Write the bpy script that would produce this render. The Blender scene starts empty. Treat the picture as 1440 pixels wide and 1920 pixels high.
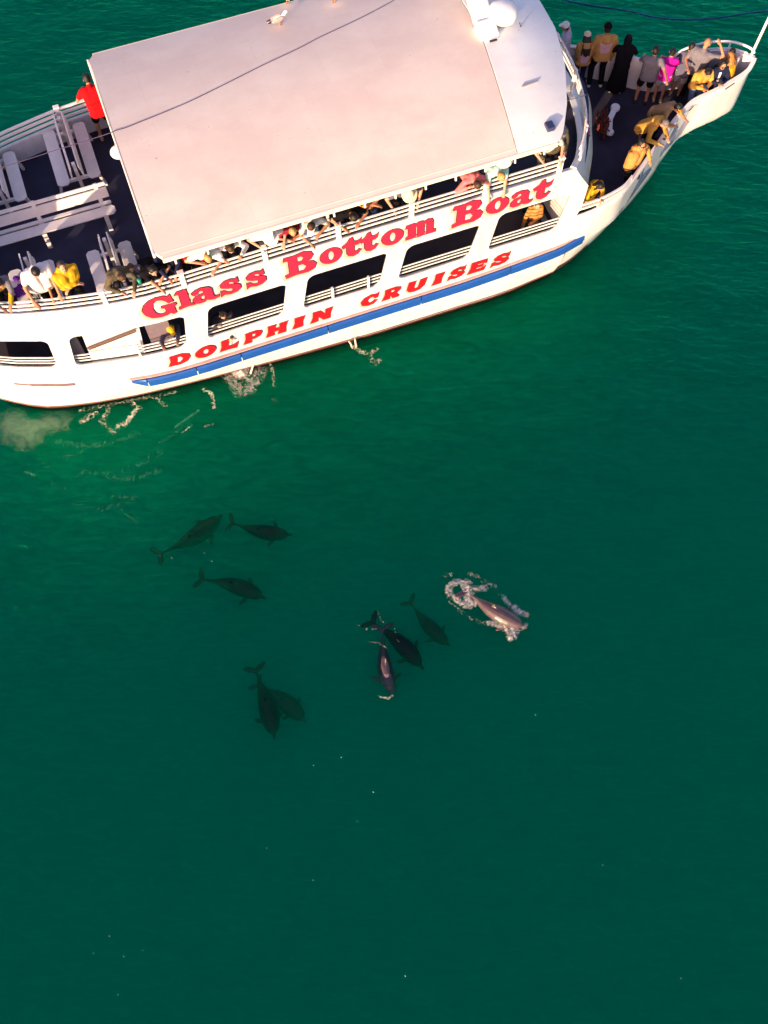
import bpy, bmesh, math, random
from math import sin, cos, radians, pi, sqrt, atan2, degrees
from mathutils import Vector, Matrix, Euler
random.seed(7)
sc = bpy.context.scene
col = sc.collection

# ------------------------------------------------------------------ camera
CH, PITCH, FPX = 20.5, radians(22.35), 1800.0
cam = bpy.data.cameras.new('camera'); camo = bpy.data.objects.new('camera', cam); col.objects.link(camo)
camo.location = (0, 0, CH); camo.rotation_euler = (PITCH, 0, 0)
cam.sensor_fit = 'VERTICAL'; cam.sensor_height = 32.0; cam.lens = FPX / 1920 * 32.0
cam.clip_start = 0.1; cam.clip_end = 3000
sc.camera = camo
# ------------------------------------------------------------------ light
SUN_EL = radians(10.5)
LDIR = Vector((0.50, 0.866, 0)).normalized()          # the way the light travels over the ground
world = bpy.data.worlds.new('World'); sc.world = world; world.use_nodes = True
wn = world.node_tree; bg = wn.nodes['Background']
sky = wn.nodes.new('ShaderNodeTexSky'); sky.sky_type = 'NISHITA'; sky.sun_disc = False
sky.sun_elevation = SUN_EL; sky.sun_rotation = atan2(-LDIR.x, -LDIR.y); sky.dust_density = 2.0; sky.air_density = 1.0
sky.ozone_density = 1.5
tint = wn.nodes.new('ShaderNodeMix'); tint.data_type = 'RGBA'; tint.blend_type = 'MULTIPLY'; tint.inputs[0].default_value = 1
tint.inputs[7].default_value = (1.0, 0.72, 0.80, 1)
wn.links.new(sky.outputs[0], tint.inputs[6]); wn.links.new(tint.outputs[2], bg.inputs[0])
bg.inputs[1].default_value = 0.15
sl = bpy.data.lights.new('sun', 'SUN'); sl.energy = 3.7; sl.angle = radians(0.6); sl.color = (1.0, 0.72, 0.44)
so = bpy.data.objects.new('sun', sl); col.objects.link(so)
sdir = Vector((LDIR.x * cos(SUN_EL), LDIR.y * cos(SUN_EL), -sin(SUN_EL)))
so.rotation_euler = sdir.to_track_quat('-Z', 'Y').to_euler(); so.location = (-20, -30, 20)
sc.view_settings.view_transform = 'Standard'; sc.view_settings.look = 'None'; sc.view_settings.exposure = 1.42
sc.view_settings.gamma = 1.0
sc.cycles.max_bounces = 8; sc.cycles.volume_bounces = 4; sc.cycles.transparent_max_bounces = 12
sc.cycles.diffuse_bounces = 2; sc.cycles.use_denoising = True

# ------------------------------------------------------------------ measuring helpers
def P(x, y, z):
    """point of the world at height z that the photo pixel (x, y) shows"""
    d = Vector(((x - 720) / FPX, -(y - 960) / FPX * cos(PITCH) + sin(PITCH), -(y - 960) / FPX * sin(PITCH) - cos(PITCH)))
    t = (z - CH) / d.z
    return Vector((0, 0, CH)) + d * t
def J(p):
    q = Vector(p) - Vector((0, 0, CH))
    up = Vector((0, cos(PITCH), sin(PITCH))); f = Vector((0, sin(PITCH), -cos(PITCH))); zz = q.dot(f)
    return 720 + FPX * q.x / zz, 960 - FPX * q.dot(up) / zz
TH = radians(20.3); ORG = Vector((-6.238, 13.624, 0))
U = Vector((cos(TH), sin(TH), 0)); V = Vector((-sin(TH), cos(TH), 0))
def B(u, v, z): return ORG + U * u + V * v + Vector((0, 0, z))        # boat -> world
def uv(x, y, z):
    p = P(x, y, z) - ORG; return p.dot(U), p.dot(V)
def u_at(x, v, z):
    lo, hi = -6, 18
    for _ in range(40):
        m = (lo + hi) / 2
        if J(B(m, v, z))[0] < x: lo = m
        else: hi = m
    return lo
def interp(tab, x):
    if x <= tab[0][0]: return tab[0][1]
    for (a, b), (c, d) in zip(tab, tab[1:]):
        if x <= c:
            t = (x - a) / (c - a); return b + (d - b) * t
    return tab[-1][1]

# ------------------------------------------------------------------ materials
def lin(c):
    return tuple(((v / 255) / 12.92 if v / 255 <= .04045 else ((v / 255 + .055) / 1.055) ** 2.4) for v in c) + (1,)
MATS = {}
def mat(name, rgb, rough=.6, var=.12, scale=6, bump=0., bscale=30, spec=.4, metal=0., coat=0.):
    """procedural principled material; rgb is a linear base colour"""
    if name in MATS: return MATS[name]
    m = bpy.data.materials.new(name); m.use_nodes = True; n = m.node_tree; b = n.nodes['Principled BSDF']
    b.inputs['Roughness'].default_value = rough; b.inputs['Metallic'].default_value = metal
    b.inputs['Specular IOR Level'].default_value = spec; b.inputs['Coat Weight'].default_value = coat
    tc = n.nodes.new('ShaderNodeTexCoord'); nz = n.nodes.new('ShaderNodeTexNoise')
    nz.inputs['Scale'].default_value = scale; nz.inputs['Detail'].default_value = 5
    n.links.new(tc.outputs['Object'], nz.inputs['Vector'])
    r = n.nodes.new('ShaderNodeValToRGB'); r.color_ramp.elements[0].position = .3; r.color_ramp.elements[1].position = .7
    r.color_ramp.elements[0].color = tuple(max(0, c * (1 - var)) for c in rgb[:3]) + (1,)
    r.color_ramp.elements[1].color = tuple(min(1, c * (1 + var)) for c in rgb[:3]) + (1,)
    n.links.new(nz.outputs[0], r.inputs[0]); n.links.new(r.outputs[0], b.inputs['Base Color'])
    if bump:
        n2 = n.nodes.new('ShaderNodeTexNoise'); n2.inputs['Scale'].default_value = bscale; n2.inputs['Detail'].default_value = 3
        n.links.new(tc.outputs['Object'], n2.inputs['Vector'])
        bp = n.nodes.new('ShaderNodeBump'); bp.inputs['Strength'].default_value = bump; bp.inputs['Distance'].default_value = .02
        n.links.new(n2.outputs[0], bp.inputs['Height']); n.links.new(bp.outputs[0], b.inputs['Normal'])
    MATS[name] = m; return m
WHITE = mat('white_paint', (.63, .635, .67), .45, .04, 2.5, .05, 8)
n_ = WHITE.node_tree; b_ = n_.nodes['Principled BSDF']; s_ = b_.inputs['Base Color'].links[0].from_socket; t_ = [x for x in n_.nodes if x.type == 'TEX_COORD'][0]
mp_ = n_.nodes.new('ShaderNodeMapping'); mp_.inputs['Scale'].default_value = (5, 5, .45); nz_ = n_.nodes.new('ShaderNodeTexNoise'); nz_.inputs['Scale'].default_value = 1.3; nz_.inputs['Detail'].default_value = 8; nz_.inputs['Roughness'].default_value = .7
r_ = n_.nodes.new('ShaderNodeValToRGB'); r_.color_ramp.elements[0].position = .36; r_.color_ramp.elements[1].position = .52; r_.color_ramp.elements[0].color = (.80, .66, .56, 1); r_.color_ramp.elements[1].color = (1, 1, 1, 1)
x_ = n_.nodes.new('ShaderNodeMix'); x_.data_type = 'RGBA'; x_.blend_type = 'MULTIPLY'; x_.inputs[0].default_value = .4
n_.links.new(t_.outputs['Object'], mp_.inputs[0]); n_.links.new(mp_.outputs[0], nz_.inputs['Vector']); n_.links.new(nz_.outputs[0], r_.inputs[0]); n_.links.new(s_, x_.inputs[6]); n_.links.new(r_.outputs[0], x_.inputs[7]); n_.links.new(x_.outputs[2], b_.inputs['Base Color'])
TRIM = mat('white_trim', (.82, .80, .79), .4, .03, 5)
BENCHM = mat('bench_paint', (.72, .68, .68), .5, .06, 5, .05, 20)
DECK = mat('navy_deck', (.022, .023, .058), .75, .35, 1.6, .15, 40)
BOWDECK = mat('worn_navy_deck', (.030, .026, .050), .8, .45, 1.2, .2, 30)
INNER = mat('cabin_inner', (.05, .05, .06), .7, .1, 3)
RED = mat('sign_red', (.80, .018, .06), .45, .05, 8)
RED2 = mat('sign_deep_red', (.68, .006, .015), .45, .05, 8)
INK = mat('sign_ink', (.03, .012, .03), .5, .1, 8)
BEIGE = mat('sign_shadow_beige', (.60, .40, .32), .5, .08, 8)
BLUE = mat('rub_rail_blue', (.012, .075, .34), .4, .12, 3, .05, 12)
BOOT = mat('boot_top_red_brown', (.075, .018, .014), .8, .4, 5, .3, 14)
DARK = mat('dark_rubber', (.02, .015, .02), .7, .2, 6)
def roof_mat(name, rgb, seams):
    m = mat(name, rgb, .6, .035, .5, .03, 3)
    n = m.node_tree; b = n.nodes['Principled BSDF']; src = b.inputs['Base Color'].links[0].from_socket
    tc = [x for x in n.nodes if x.type == 'TEX_COORD'][0]
    vo = n.nodes.new('ShaderNodeTexVoronoi'); vo.inputs['Scale'].default_value = 1.3; n.links.new(tc.outputs['Object'], vo.inputs['Vector'])
    r = n.nodes.new('ShaderNodeValToRGB'); r.color_ramp.elements[0].position = .015; r.color_ramp.elements[1].position = .035
    r.color_ramp.elements[0].color = (.45, .36, .38, 1); r.color_ramp.elements[1].color = (1, 1, 1, 1)
    n.links.new(vo.outputs['Distance'], r.inputs[0])
    mx = n.nodes.new('ShaderNodeMix'); mx.data_type = 'RGBA'; mx.blend_type = 'MULTIPLY'; mx.inputs[0].default_value = .8
    n.links.new(src, mx.inputs[6]); n.links.new(r.outputs[0], mx.inputs[7])
    # long stains and scuffs
    mp = n.nodes.new('ShaderNodeMapping'); mp.inputs['Scale'].default_value = (.8, 1.1, 1); n.links.new(tc.outputs['Object'], mp.inputs[0])
    nz = n.nodes.new('ShaderNodeTexNoise'); nz.inputs['Scale'].default_value = .9; nz.inputs['Detail'].default_value = 9; nz.inputs['Roughness'].default_value = .65
    n.links.new(mp.outputs[0], nz.inputs['Vector'])
    r2 = n.nodes.new('ShaderNodeValToRGB'); r2.color_ramp.elements[0].position = .42; r2.color_ramp.elements[1].position = .62
    r2.color_ramp.elements[0].color = (.84, .77, .79, 1); r2.color_ramp.elements[1].color = (1, 1, 1, 1)
    n.links.new(nz.outputs[0], r2.inputs[0])
    m3 = n.nodes.new('ShaderNodeMix'); m3.data_type = 'RGBA'; m3.blend_type = 'MULTIPLY'; m3.inputs[0].default_value = .5
    n.links.new(mx.outputs[2], m3.inputs[6]); n.links.new(r2.outputs[0], m3.inputs[7])
    bk = n.nodes.new('ShaderNodeTexBrick'); bk.inputs['Scale'].default_value = 1.0; bk.inputs['Brick Width'].default_value = 1.22; bk.inputs['Row Height'].default_value = 1.86
    bk.inputs['Mortar Size'].default_value = .008; bk.inputs['Mortar Smooth'].default_value = .4; bk.offset = .5
    bk.inputs['Color1'].default_value = (1, 1, 1, 1); bk.inputs['Color2'].default_value = (.955, .945, .955, 1); bk.inputs['Mortar'].default_value = (.90, .86, .86, 1)
    n.links.new(tc.outputs['Object'], bk.inputs['Vector'])
    m4 = n.nodes.new('ShaderNodeMix'); m4.data_type = 'RGBA'; m4.blend_type = 'MULTIPLY'; m4.inputs[0].default_value = .5 if seams else .0
    n.links.new(m3.outputs[2], m4.inputs[6]); n.links.new(bk.outputs[0], m4.inputs[7])
    # droppings and scuff spots
    v2 = n.nodes.new('ShaderNodeTexVoronoi'); v2.inputs['Scale'].default_value = 2.6; mp2 = n.nodes.new('ShaderNodeMapping'); mp2.inputs['Scale'].default_value = (1, 1.7, 1); mp2.inputs['Rotation'].default_value = (0, 0, .6)
    n.links.new(tc.outputs['Object'], mp2.inputs[0]); n.links.new(mp2.outputs[0], v2.inputs['Vector'])
    n5 = n.nodes.new('ShaderNodeTexNoise'); n5.inputs['Scale'].default_value = 24; n.links.new(tc.outputs['Object'], n5.inputs['Vector'])
    k5 = n.nodes.new('ShaderNodeMath'); k5.operation = 'MULTIPLY_ADD'; k5.inputs[1].default_value = .10; n.links.new(n5.outputs[0], k5.inputs[0]); n.links.new(v2.outputs['Distance'], k5.inputs[2])
    r5 = n.nodes.new('ShaderNodeValToRGB'); r5.color_ramp.elements[0].position = .07; r5.color_ramp.elements[1].position = .11; r5.color_ramp.elements[0].color = (.62, .50, .52, 1); r5.color_ramp.elements[1].color = (1, 1, 1, 1)
    n.links.new(k5.outputs[0], r5.inputs[0])
    m6 = n.nodes.new('ShaderNodeMix'); m6.data_type = 'RGBA'; m6.blend_type = 'MULTIPLY'; m6.inputs[0].default_value = .8
    n.links.new(m4.outputs[2], m6.inputs[6]); n.links.new(r5.outputs[0], m6.inputs[7])
    n.links.new(m6.outputs[2], b.inputs['Base Color'])
    return m
ROOF = roof_mat('roof_cream', (.82, .72, .63), True)
HARD = roof_mat('hardtop_white', (.84, .90, .89), False)

# ------------------------------------------------------------------ mesh helpers
def newobj(name, me, m=None, parent=None, smooth=False):
    o = bpy.data.objects.new(name, me); col.objects.link(o)
    if m is not None:
        for k in (m if isinstance(m, (list, tuple)) else [m]): me.materials.append(k)
    if parent is not None: o.parent = parent
    if smooth:
        for p in me.polygons: p.use_smooth = True
    return o
def tag(o, label=None, cat=None, group=None, kind=None):
    if label: o['label'] = label
    if cat: o['category'] = cat
    if group: o['group'] = group
    if kind: o['kind'] = kind
    return o
def empty(name, loc, rz=0):
    o = bpy.data.objects.new(name, None); col.objects.link(o); o.location = loc; o.rotation_euler = (0, 0, rz)
    o.empty_display_size = .2; return o
class MB:
    def __init__(s): s.v = []; s.f = []
    def add(s, vs, fs):
        k = len(s.v); s.v += [tuple(p) for p in vs]; s.f += [tuple(i + k for i in f) for f in fs]; return s
    def box(s, c, d, M=None):
        cx, cy, cz = c; dx, dy, dz = d[0] / 2, d[1] / 2, d[2] / 2
        vs = [Vector((sx * dx, sy * dy, sz * dz)) for sx in (-1, 1) for sy in (-1, 1) for sz in (-1, 1)]
        if M is not None: vs = [M @ p for p in vs]
        vs = [p + Vector(c) for p in vs]
        return s.add(vs, [(0, 1, 3, 2), (4, 6, 7, 5), (0, 4, 5, 1), (2, 3, 7, 6), (0, 2, 6, 4), (1, 5, 7, 3)])
    def bar(s, a, b, w, h):
        """square bar from a to b, w across, h high"""
        a, b = Vector(a), Vector(b); d = (b - a).normalized()
        side = d.cross(Vector((0, 0, 1)))
        side = Vector((1, 0, 0)) if side.length < 1e-4 else side.normalized()
        up = side.cross(d)
        vs = [p + side * (i * w / 2) + up * (j * h / 2) for p in (a, b) for i in (-1, 1) for j in (-1, 1)]
        return s.add(vs, [(0, 1, 3, 2), (4, 6, 7, 5), (0, 4, 5, 1), (2, 3, 7, 6), (0, 2, 6, 4), (1, 5, 7, 3)])
    def tube(s, pts, r, n=8, r1=None):
        pts = [Vector(p) for p in pts]; rings = []
        for i, p in enumerate(pts):
            d = (pts[min(i + 1, len(pts) - 1)] - pts[max(i - 1, 0)]).normalized()
            a = d.cross(Vector((0, 0, 1)));
            if a.length < 1e-3: a = d.cross(Vector((1, 0, 0)))
            a.normalize(); b = d.cross(a)
            rr = r if r1 is None else r + (r1 - r) * i / max(1, len(pts) - 1)
            rings.append([p + a * (rr * cos(2 * pi * k / n)) + b * (rr * sin(2 * pi * k / n)) for k in range(n)])
        vs = [q for R in rings for q in R]; fs = []
        for i in range(len(rings) - 1):
            for k in range(n):
                k2 = (k + 1) % n; fs.append((i * n + k, i * n + k2, (i + 1) * n + k2, (i + 1) * n + k))
        fs.append(tuple(range(n))[::-1]); fs.append(tuple((len(rings) - 1) * n + k for k in range(n)))
        return s.add(vs, fs)
    def ell(s, c, r, M=None, n=12, m=8):
        vs = []; fs = []
        for i in range(1, m):
            t = pi * i / m
            for k in range(n):
                a = 2 * pi * k / n; vs.append(Vector((r[0] * sin(t) * cos(a), r[1] * sin(t) * sin(a), r[2] * cos(t))))
        vs += [Vector((0, 0, r[2])), Vector((0, 0, -r[2]))]
        if M is not None: vs = [M @ p for p in vs]
        vs = [p + Vector(c) for p in vs]
        for i in range(m - 2):
            for k in range(n):
                k2 = (k + 1) % n; fs.append((i * n + k, (i + 1) * n + k, (i + 1) * n + k2, i * n + k2))
        T = (m - 1) * n
        for k in range(n):
            k2 = (k + 1) % n; fs.append((T, k, k2)); fs.append((T + 1, (m - 2) * n + k2, (m - 2) * n + k))
        return s.add(vs, fs)
    def cap(s, a, b, ra, rb=None, n=10):
        """capsule with round ends, tapered"""
        rb = ra if rb is None else rb
        a, b = Vector(a), Vector(b); d = b - a
        if d.length < 1e-5: return s.ell(a, (ra, ra, ra))
        L = d.length; q = Vector((0, 0, 1)).rotation_difference(d / L).to_matrix()
        prof = [(ra * sin(t), -ra * cos(t)) for t in [pi / 2 * k / 4 for k in range(1, 5)]] + [(rb * cos(t), L + rb * sin(t)) for t in [pi / 2 * k / 4 for k in range(0, 4)]]
        vs = []
        for r, z in prof:
            for k in range(n): vs.append(q @ Vector((r * cos(2 * pi * k / n), r * sin(2 * pi * k / n), z)) + a)
        vs += [q @ Vector((0, 0, -ra)) + a, q @ Vector((0, 0, L + rb)) + a]
        fs = []; m = len(prof)
        for i in range(m - 1):
            for k in range(n):
                k2 = (k + 1) % n; fs.append((i * n + k, i * n + k2, (i + 1) * n + k2, (i + 1) * n + k))
        for k in range(n):
            k2 = (k + 1) % n; fs.append((m * n, k2, k)); fs.append((m * n + 1, (m - 1) * n + k, (m - 1) * n + k2))
        return s.add(vs, fs)
    def lathe(s, c, prof, n=20, M=None):
        vs = []; fs = []
        for r, z in prof:
            for k in range(n): vs.append(Vector((r * cos(2 * pi * k / n), r * sin(2 * pi * k / n), z)))
        if M is not None: vs = [M @ p for p in vs]
        vs = [p + Vector(c) for p in vs]
        for i in range(len(prof) - 1):
            for k in range(n):
                k2 = (k + 1) % n; fs.append((i * n + k, i * n + k2, (i + 1) * n + k2, (i + 1) * n + k))
        fs.append(tuple(range(n))[::-1]); fs.append(tuple((len(prof) - 1) * n + k for k in range(n)))
        return s.add(vs, fs)
    def prism(s, poly, z0, z1):
        n = len(poly); vs = [(x, y, z0) for x, y in poly] + [(x, y, z1) for x, y in poly]
        fs = [tuple(range(n))[::-1], tuple(range(n, 2 * n))] + [(i, (i + 1) % n, n + (i + 1) % n, n + i) for i in range(n)]
        return s.add(vs, fs)
    def mesh(s, name='mesh'):
        me = bpy.data.meshes.new(name); me.from_pydata(s.v, [], s.f); me.update(); return me
    def build(s, name, m, parent=None, smooth=False, bevel=0):
        o = newobj(name, s.mesh(name), m, parent, smooth)
        bm = bmesh.new(); bm.from_mesh(o.data); bmesh.ops.recalc_face_normals(bm, faces=bm.faces); bm.to_mesh(o.data); bm.free()
        if bevel:
            b = o.modifiers.new('bevel', 'BEVEL'); b.width = bevel; b.segments = 2; b.limit_method = 'ANGLE'
        return o
# remeshed bodies are baked together at the end of their list
JOBS = []
def blob(mb, name, m, parent, voxel=.02, smooth=3, post=None):
    me = mb.mesh(name); o = newobj(name, me, None, parent)
    r = o.modifiers.new('r', 'REMESH'); r.mode = 'VOXEL'; r.voxel_size = voxel; r.use_smooth_shade = True
    if smooth:
        s = o.modifiers.new('s', 'SMOOTH'); s.factor = .5; s.iterations = smooth
    JOBS.append((o, m, post)); return o
def bake_jobs():
    bpy.context.view_layer.update(); dg = bpy.context.evaluated_depsgraph_get()
    res = [bpy.data.meshes.new_from_object(o.evaluated_get(dg)) for o, m, post in JOBS]
    for (o, m, post), me in zip(JOBS, res):
        old = o.data; o.modifiers.clear(); o.data = me; me.name = o.name; bpy.data.meshes.remove(old)
        me.materials.clear()
        for k in (m if isinstance(m, (list, tuple)) else [m]): me.materials.append(k)
        for p in me.polygons: p.use_smooth = True; p.material_index = 0
        if post:
            for p in me.polygons: p.material_index = post(p.center)
    JOBS.clear()
def panel2d(loops, thick, cuts=(), f=None):
    """filled flat panel with holes in (a, b); cut at a = cuts; f maps (a, b, depth) to a point"""
    cu = bpy.data.curves.new('c', 'CURVE'); cu.dimensions = '2D'; cu.fill_mode = 'BOTH'; cu.extrude = thick / 2
    for L in loops:
        sp = cu.splines.new('POLY'); sp.points.add(len(L) - 1); sp.use_cyclic_u = True
        for i, (x, y) in enumerate(L): sp.points[i].co = (x, y, 0, 1)
    o = bpy.data.objects.new('c', cu); col.objects.link(o); bpy.context.view_layer.update()
    me = bpy.data.meshes.new_from_object(o.evaluated_get(bpy.context.evaluated_depsgraph_get()))
    bpy.data.objects.remove(o); bpy.data.curves.remove(cu)
    bm = bmesh.new(); bm.from_mesh(me); bmesh.ops.remove_doubles(bm, verts=bm.verts, dist=1e-5)
    for c in cuts:
        bmesh.ops.bisect_plane(bm, geom=bm.verts[:] + bm.edges[:] + bm.faces[:], plane_co=(c, 0, 0), plane_no=(1, 0, 0), dist=1e-5)
    if f:
        for v in bm.verts: v.co = f(*v.co)
    bmesh.ops.recalc_face_normals(bm, faces=bm.faces)
    bm.to_mesh(me); bm.free(); me.materials.clear(); return me
def rrect(x0, x1, z0, z1, r, sk=0, n=5):
    """rounded rectangle, top shifted by sk"""
    pts = []
    for cx, cz, a0 in ((x1 - r, z1 - r, 0), (x0 + r, z1 - r, 90), (x0 + r, z0 + r, 180), (x1 - r, z0 + r, 270)):
        for k in range(n + 1):
            a = radians(a0 + 90 * k / n); x = cx + r * cos(a); z = cz + r * sin(a)
            pts.append((x + sk * (z - z0) / (z1 - z0), z))
    return pts
def resample(pts, n):
    """smooth curve through points (Catmull-Rom)"""
    pts = [Vector(p) for p in pts]; out = []
    for i in range(len(pts) - 1):
        p0 = pts[max(i - 1, 0)]; p1 = pts[i]; p2 = pts[i + 1]; p3 = pts[min(i + 2, len(pts) - 1)]
        for k in range(n):
            t = k / n
            out.append(.5 * ((2 * p1) + (p2 - p0) * t + (2 * p0 - 5 * p1 + 4 * p2 - p3) * t * t + (3 * p1 - p0 - 3 * p2 + p3) * t ** 3))
    out.append(pts[-1]); return out

# ================================================================== SETTING: water
def build_water():
    m = bpy.data.materials.new('sea_water'); m.use_nodes = True; n = m.node_tree; n.nodes.clear()
    out = n.nodes.new('ShaderNodeOutputMaterial'); tr = n.nodes.new('ShaderNodeBsdfTransparent'); gl = n.nodes.new('ShaderNodeBsdfGlossy')
    gl.inputs['Roughness'].default_value = .07; gl.inputs['Color'].default_value = (.02, 1.0, .55, 1)
    mx = n.nodes.new('ShaderNodeMixShader'); fr = n.nodes.new('ShaderNodeFresnel'); fr.inputs['IOR'].default_value = 1.33
    tc = n.nodes.new('ShaderNodeTexCoord')
    def noise(scale, rot, sx, sy, det, dist=0.):
        mp = n.nodes.new('ShaderNodeMapping'); mp.inputs['Rotation'].default_value = (0, 0, rot); mp.inputs['Scale'].default_value = (sx, sy, 1)
        nz = n.nodes.new('ShaderNodeTexNoise'); nz.inputs['Scale'].default_value = scale; nz.inputs['Detail'].default_value = det
        nz.inputs['Distortion'].default_value = dist
        n.links.new(tc.outputs['Object'], mp.inputs[0]); n.links.new(mp.outputs[0], nz.inputs['Vector']); return nz
    a = noise(.55, .5, 1, 2.2, 3); b = noise(2.2, .25, 1, 2.6, 5, .6); c = noise(7, -.3, 1, 1.8, 3)
    def math_(op, x, y):
        k = n.nodes.new('ShaderNodeMath'); k.operation = op
        for i, q in enumerate((x, y)):
            if isinstance(q, (int, float)): k.inputs[i].default_value = q
            else: n.links.new(q, k.inputs[i])
        return k.outputs[0]
    h = math_('ADD', math_('MULTIPLY', a.outputs[0], .30), math_('MULTIPLY', b.outputs[0], .13))
    h = math_('ADD', h, math_('MULTIPLY', c.outputs[0], .035))
    # the sea is choppier beside the hull and beyond it, calm in the open foreground
    mpv = n.nodes.new('ShaderNodeMapping'); mpv.vector_type = 'POINT'; mpv.inputs['Rotation'].default_value = (0, 0, -TH)
    mpv.inputs['Location'].default_value = tuple(Matrix.Rotation(-TH, 3, 'Z') @ (-ORG)); n.links.new(tc.outputs['Object'], mpv.inputs[0])
    sp = n.nodes.new('ShaderNodeSeparateXYZ'); n.links.new(mpv.outputs[0], sp.inputs[0])
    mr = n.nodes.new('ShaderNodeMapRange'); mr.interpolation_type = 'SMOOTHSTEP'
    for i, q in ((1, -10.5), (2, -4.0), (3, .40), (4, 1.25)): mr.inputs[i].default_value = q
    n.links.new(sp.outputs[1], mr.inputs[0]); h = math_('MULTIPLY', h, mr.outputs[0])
    bp = n.nodes.new('ShaderNodeBump'); bp.inputs['Strength'].default_value = 1; bp.inputs['Distance'].default_value = .55
    n.links.new(h, bp.inputs['Height'])
    n.links.new(bp.outputs[0], gl.inputs['Normal']); n.links.new(bp.outputs[0], fr.inputs['Normal'])
    n.links.new(fr.outputs[0], mx.inputs[0]); n.links.new(tr.outputs[0], mx.inputs[1]); n.links.new(gl.outputs[0], mx.inputs[2])
    st = noise(1.5, .35, 1, 3.2, 7, 1.4); rr = n.nodes.new('ShaderNodeValToRGB')  # light streaks on the ripples, painted into the transparency tint
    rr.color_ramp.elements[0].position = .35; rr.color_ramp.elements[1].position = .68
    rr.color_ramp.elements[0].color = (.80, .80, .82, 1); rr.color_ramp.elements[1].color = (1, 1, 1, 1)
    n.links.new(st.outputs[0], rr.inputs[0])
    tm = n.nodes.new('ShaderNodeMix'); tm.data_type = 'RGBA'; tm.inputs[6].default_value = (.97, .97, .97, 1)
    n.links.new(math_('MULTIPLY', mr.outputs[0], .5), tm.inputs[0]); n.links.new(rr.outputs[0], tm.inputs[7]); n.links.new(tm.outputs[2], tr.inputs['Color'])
    n.links.new(mx.outputs[0], out.inputs[0])
    vs = n.nodes.new('ShaderNodeVolumeScatter'); vs.inputs['Color'].default_value = (0.0, 1, .37, 1); vs.inputs['Density'].default_value = 1.3
    va = n.nodes.new('ShaderNodeVolumeAbsorption'); va.inputs['Color'].default_value = (0, 1.0, .75, 1); va.inputs['Density'].default_value = 1.0
    ad = n.nodes.new('ShaderNodeAddShader'); n.links.new(vs.outputs[0], ad.inputs[0]); n.links.new(va.outputs[0], ad.inputs[1])
    n.links.new(ad.outputs[0], out.inputs['Volume'])
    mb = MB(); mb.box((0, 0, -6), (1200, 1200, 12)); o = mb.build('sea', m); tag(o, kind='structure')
    mb = MB(); mb.box((0, 0, -12.6), (1300, 1300, 1)); tag(mb.build('seabed', mat('seabed_sand', (.02, .035, .03), .9, .2, .3)), kind='structure')
build_water()

# ================================================================== THE BOAT
Zb, Zu, Zrail, Zroof = 1.75, 3.72, 4.6, 5.45
boat = empty('tour_boat', ORG, TH)
tag(boat, 'white two-deck sightseeing boat with red lettering along its side and passengers at its rails', 'boat')
WT = [(-3.6, 1.42), (-3.0, 1.68), (-2.6, 1.87), (-1.9, 2.13), (-1.2, 2.31), (-.5, 2.45), (0, 2.54), (.6, 2.60), (1.3, 2.62), (5, 2.60), (10.6, 2.60)]
W0 = [(-3.6, 1.05), (-3.3, 1.28), (-3.1, 1.43), (-2.5, 1.74), (-1.5, 1.95), (-.6, 2.08), (1.4, 2.24), (3.4, 2.38), (5.4, 2.46), (9, 2.48), (10.4, 2.30)]
def WV(u, z):
    hi = interp(WT, u); lo = interp(W0, u)
    if z >= 1.2: return hi
    t = max(0, z) / 1.2; return lo + (hi - lo) * (1 - (1 - t) ** 1.6)
US = [-3.6, -3.3, -3, -2.6, -2.2, -1.9, -1.5, -1.2, -.8, -.5, -.25, 0, .3, .6, 1, 1.3]
# ---- lower hull
def lower_hull():
    zs = [-.7, -.2, 0, .09, .3, .6, .9, 1.2]; us = US + [2 + .6 * i for i in range(14)] + [10.4]
    mb = MB(); rings = []
    for u in us:
        L = []
        for z in zs:
            w = WV(u, z) if z >= 0 else WV(u, 0) + z * .25
            L.append((u, -w, z))
        L += [(u, -y, z) for (_, y, z) in reversed(L)]
        rings.append(L)
    n = len(rings[0]); vs = [p for r in rings for p in r]; fs = []
    for i in range(len(rings) - 1):
        for k in range(n - 1):
            if k != n // 2 - 1: fs.append((i * n + k, (i + 1) * n + k, (i + 1) * n + k + 1, i * n + k + 1))
        fs.append((i * n + n - 1, (i + 1) * n + n - 1, (i + 1) * n, i * n))
    mb.add(vs, fs)
    o = mb.build('hull', [WHITE, BOOT], boat, True)
    for p in o.data.polygons:
        zc = p.center.z
        lim = .09 if p.center.x < 8 else .09
        p.material_index = 1 if zc < lim else 0
        if abs(p.normal.x) > .9: p.use_smooth = False
lower_hull()
# thin line above the boot top
for sgn, nm in ((-1, 'rubbing_strake'),):
    mb = MB(); pts = [(u, -(WV(u, .16) + .012), .16) for u in US + [2 + .6 * i for i in range(14)] + [10.4]]
    mb.tube(pts, .014, 6); mb.build('waterline_bead', mat('bead_brown', (.16, .07, .06), .6), boat)
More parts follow.
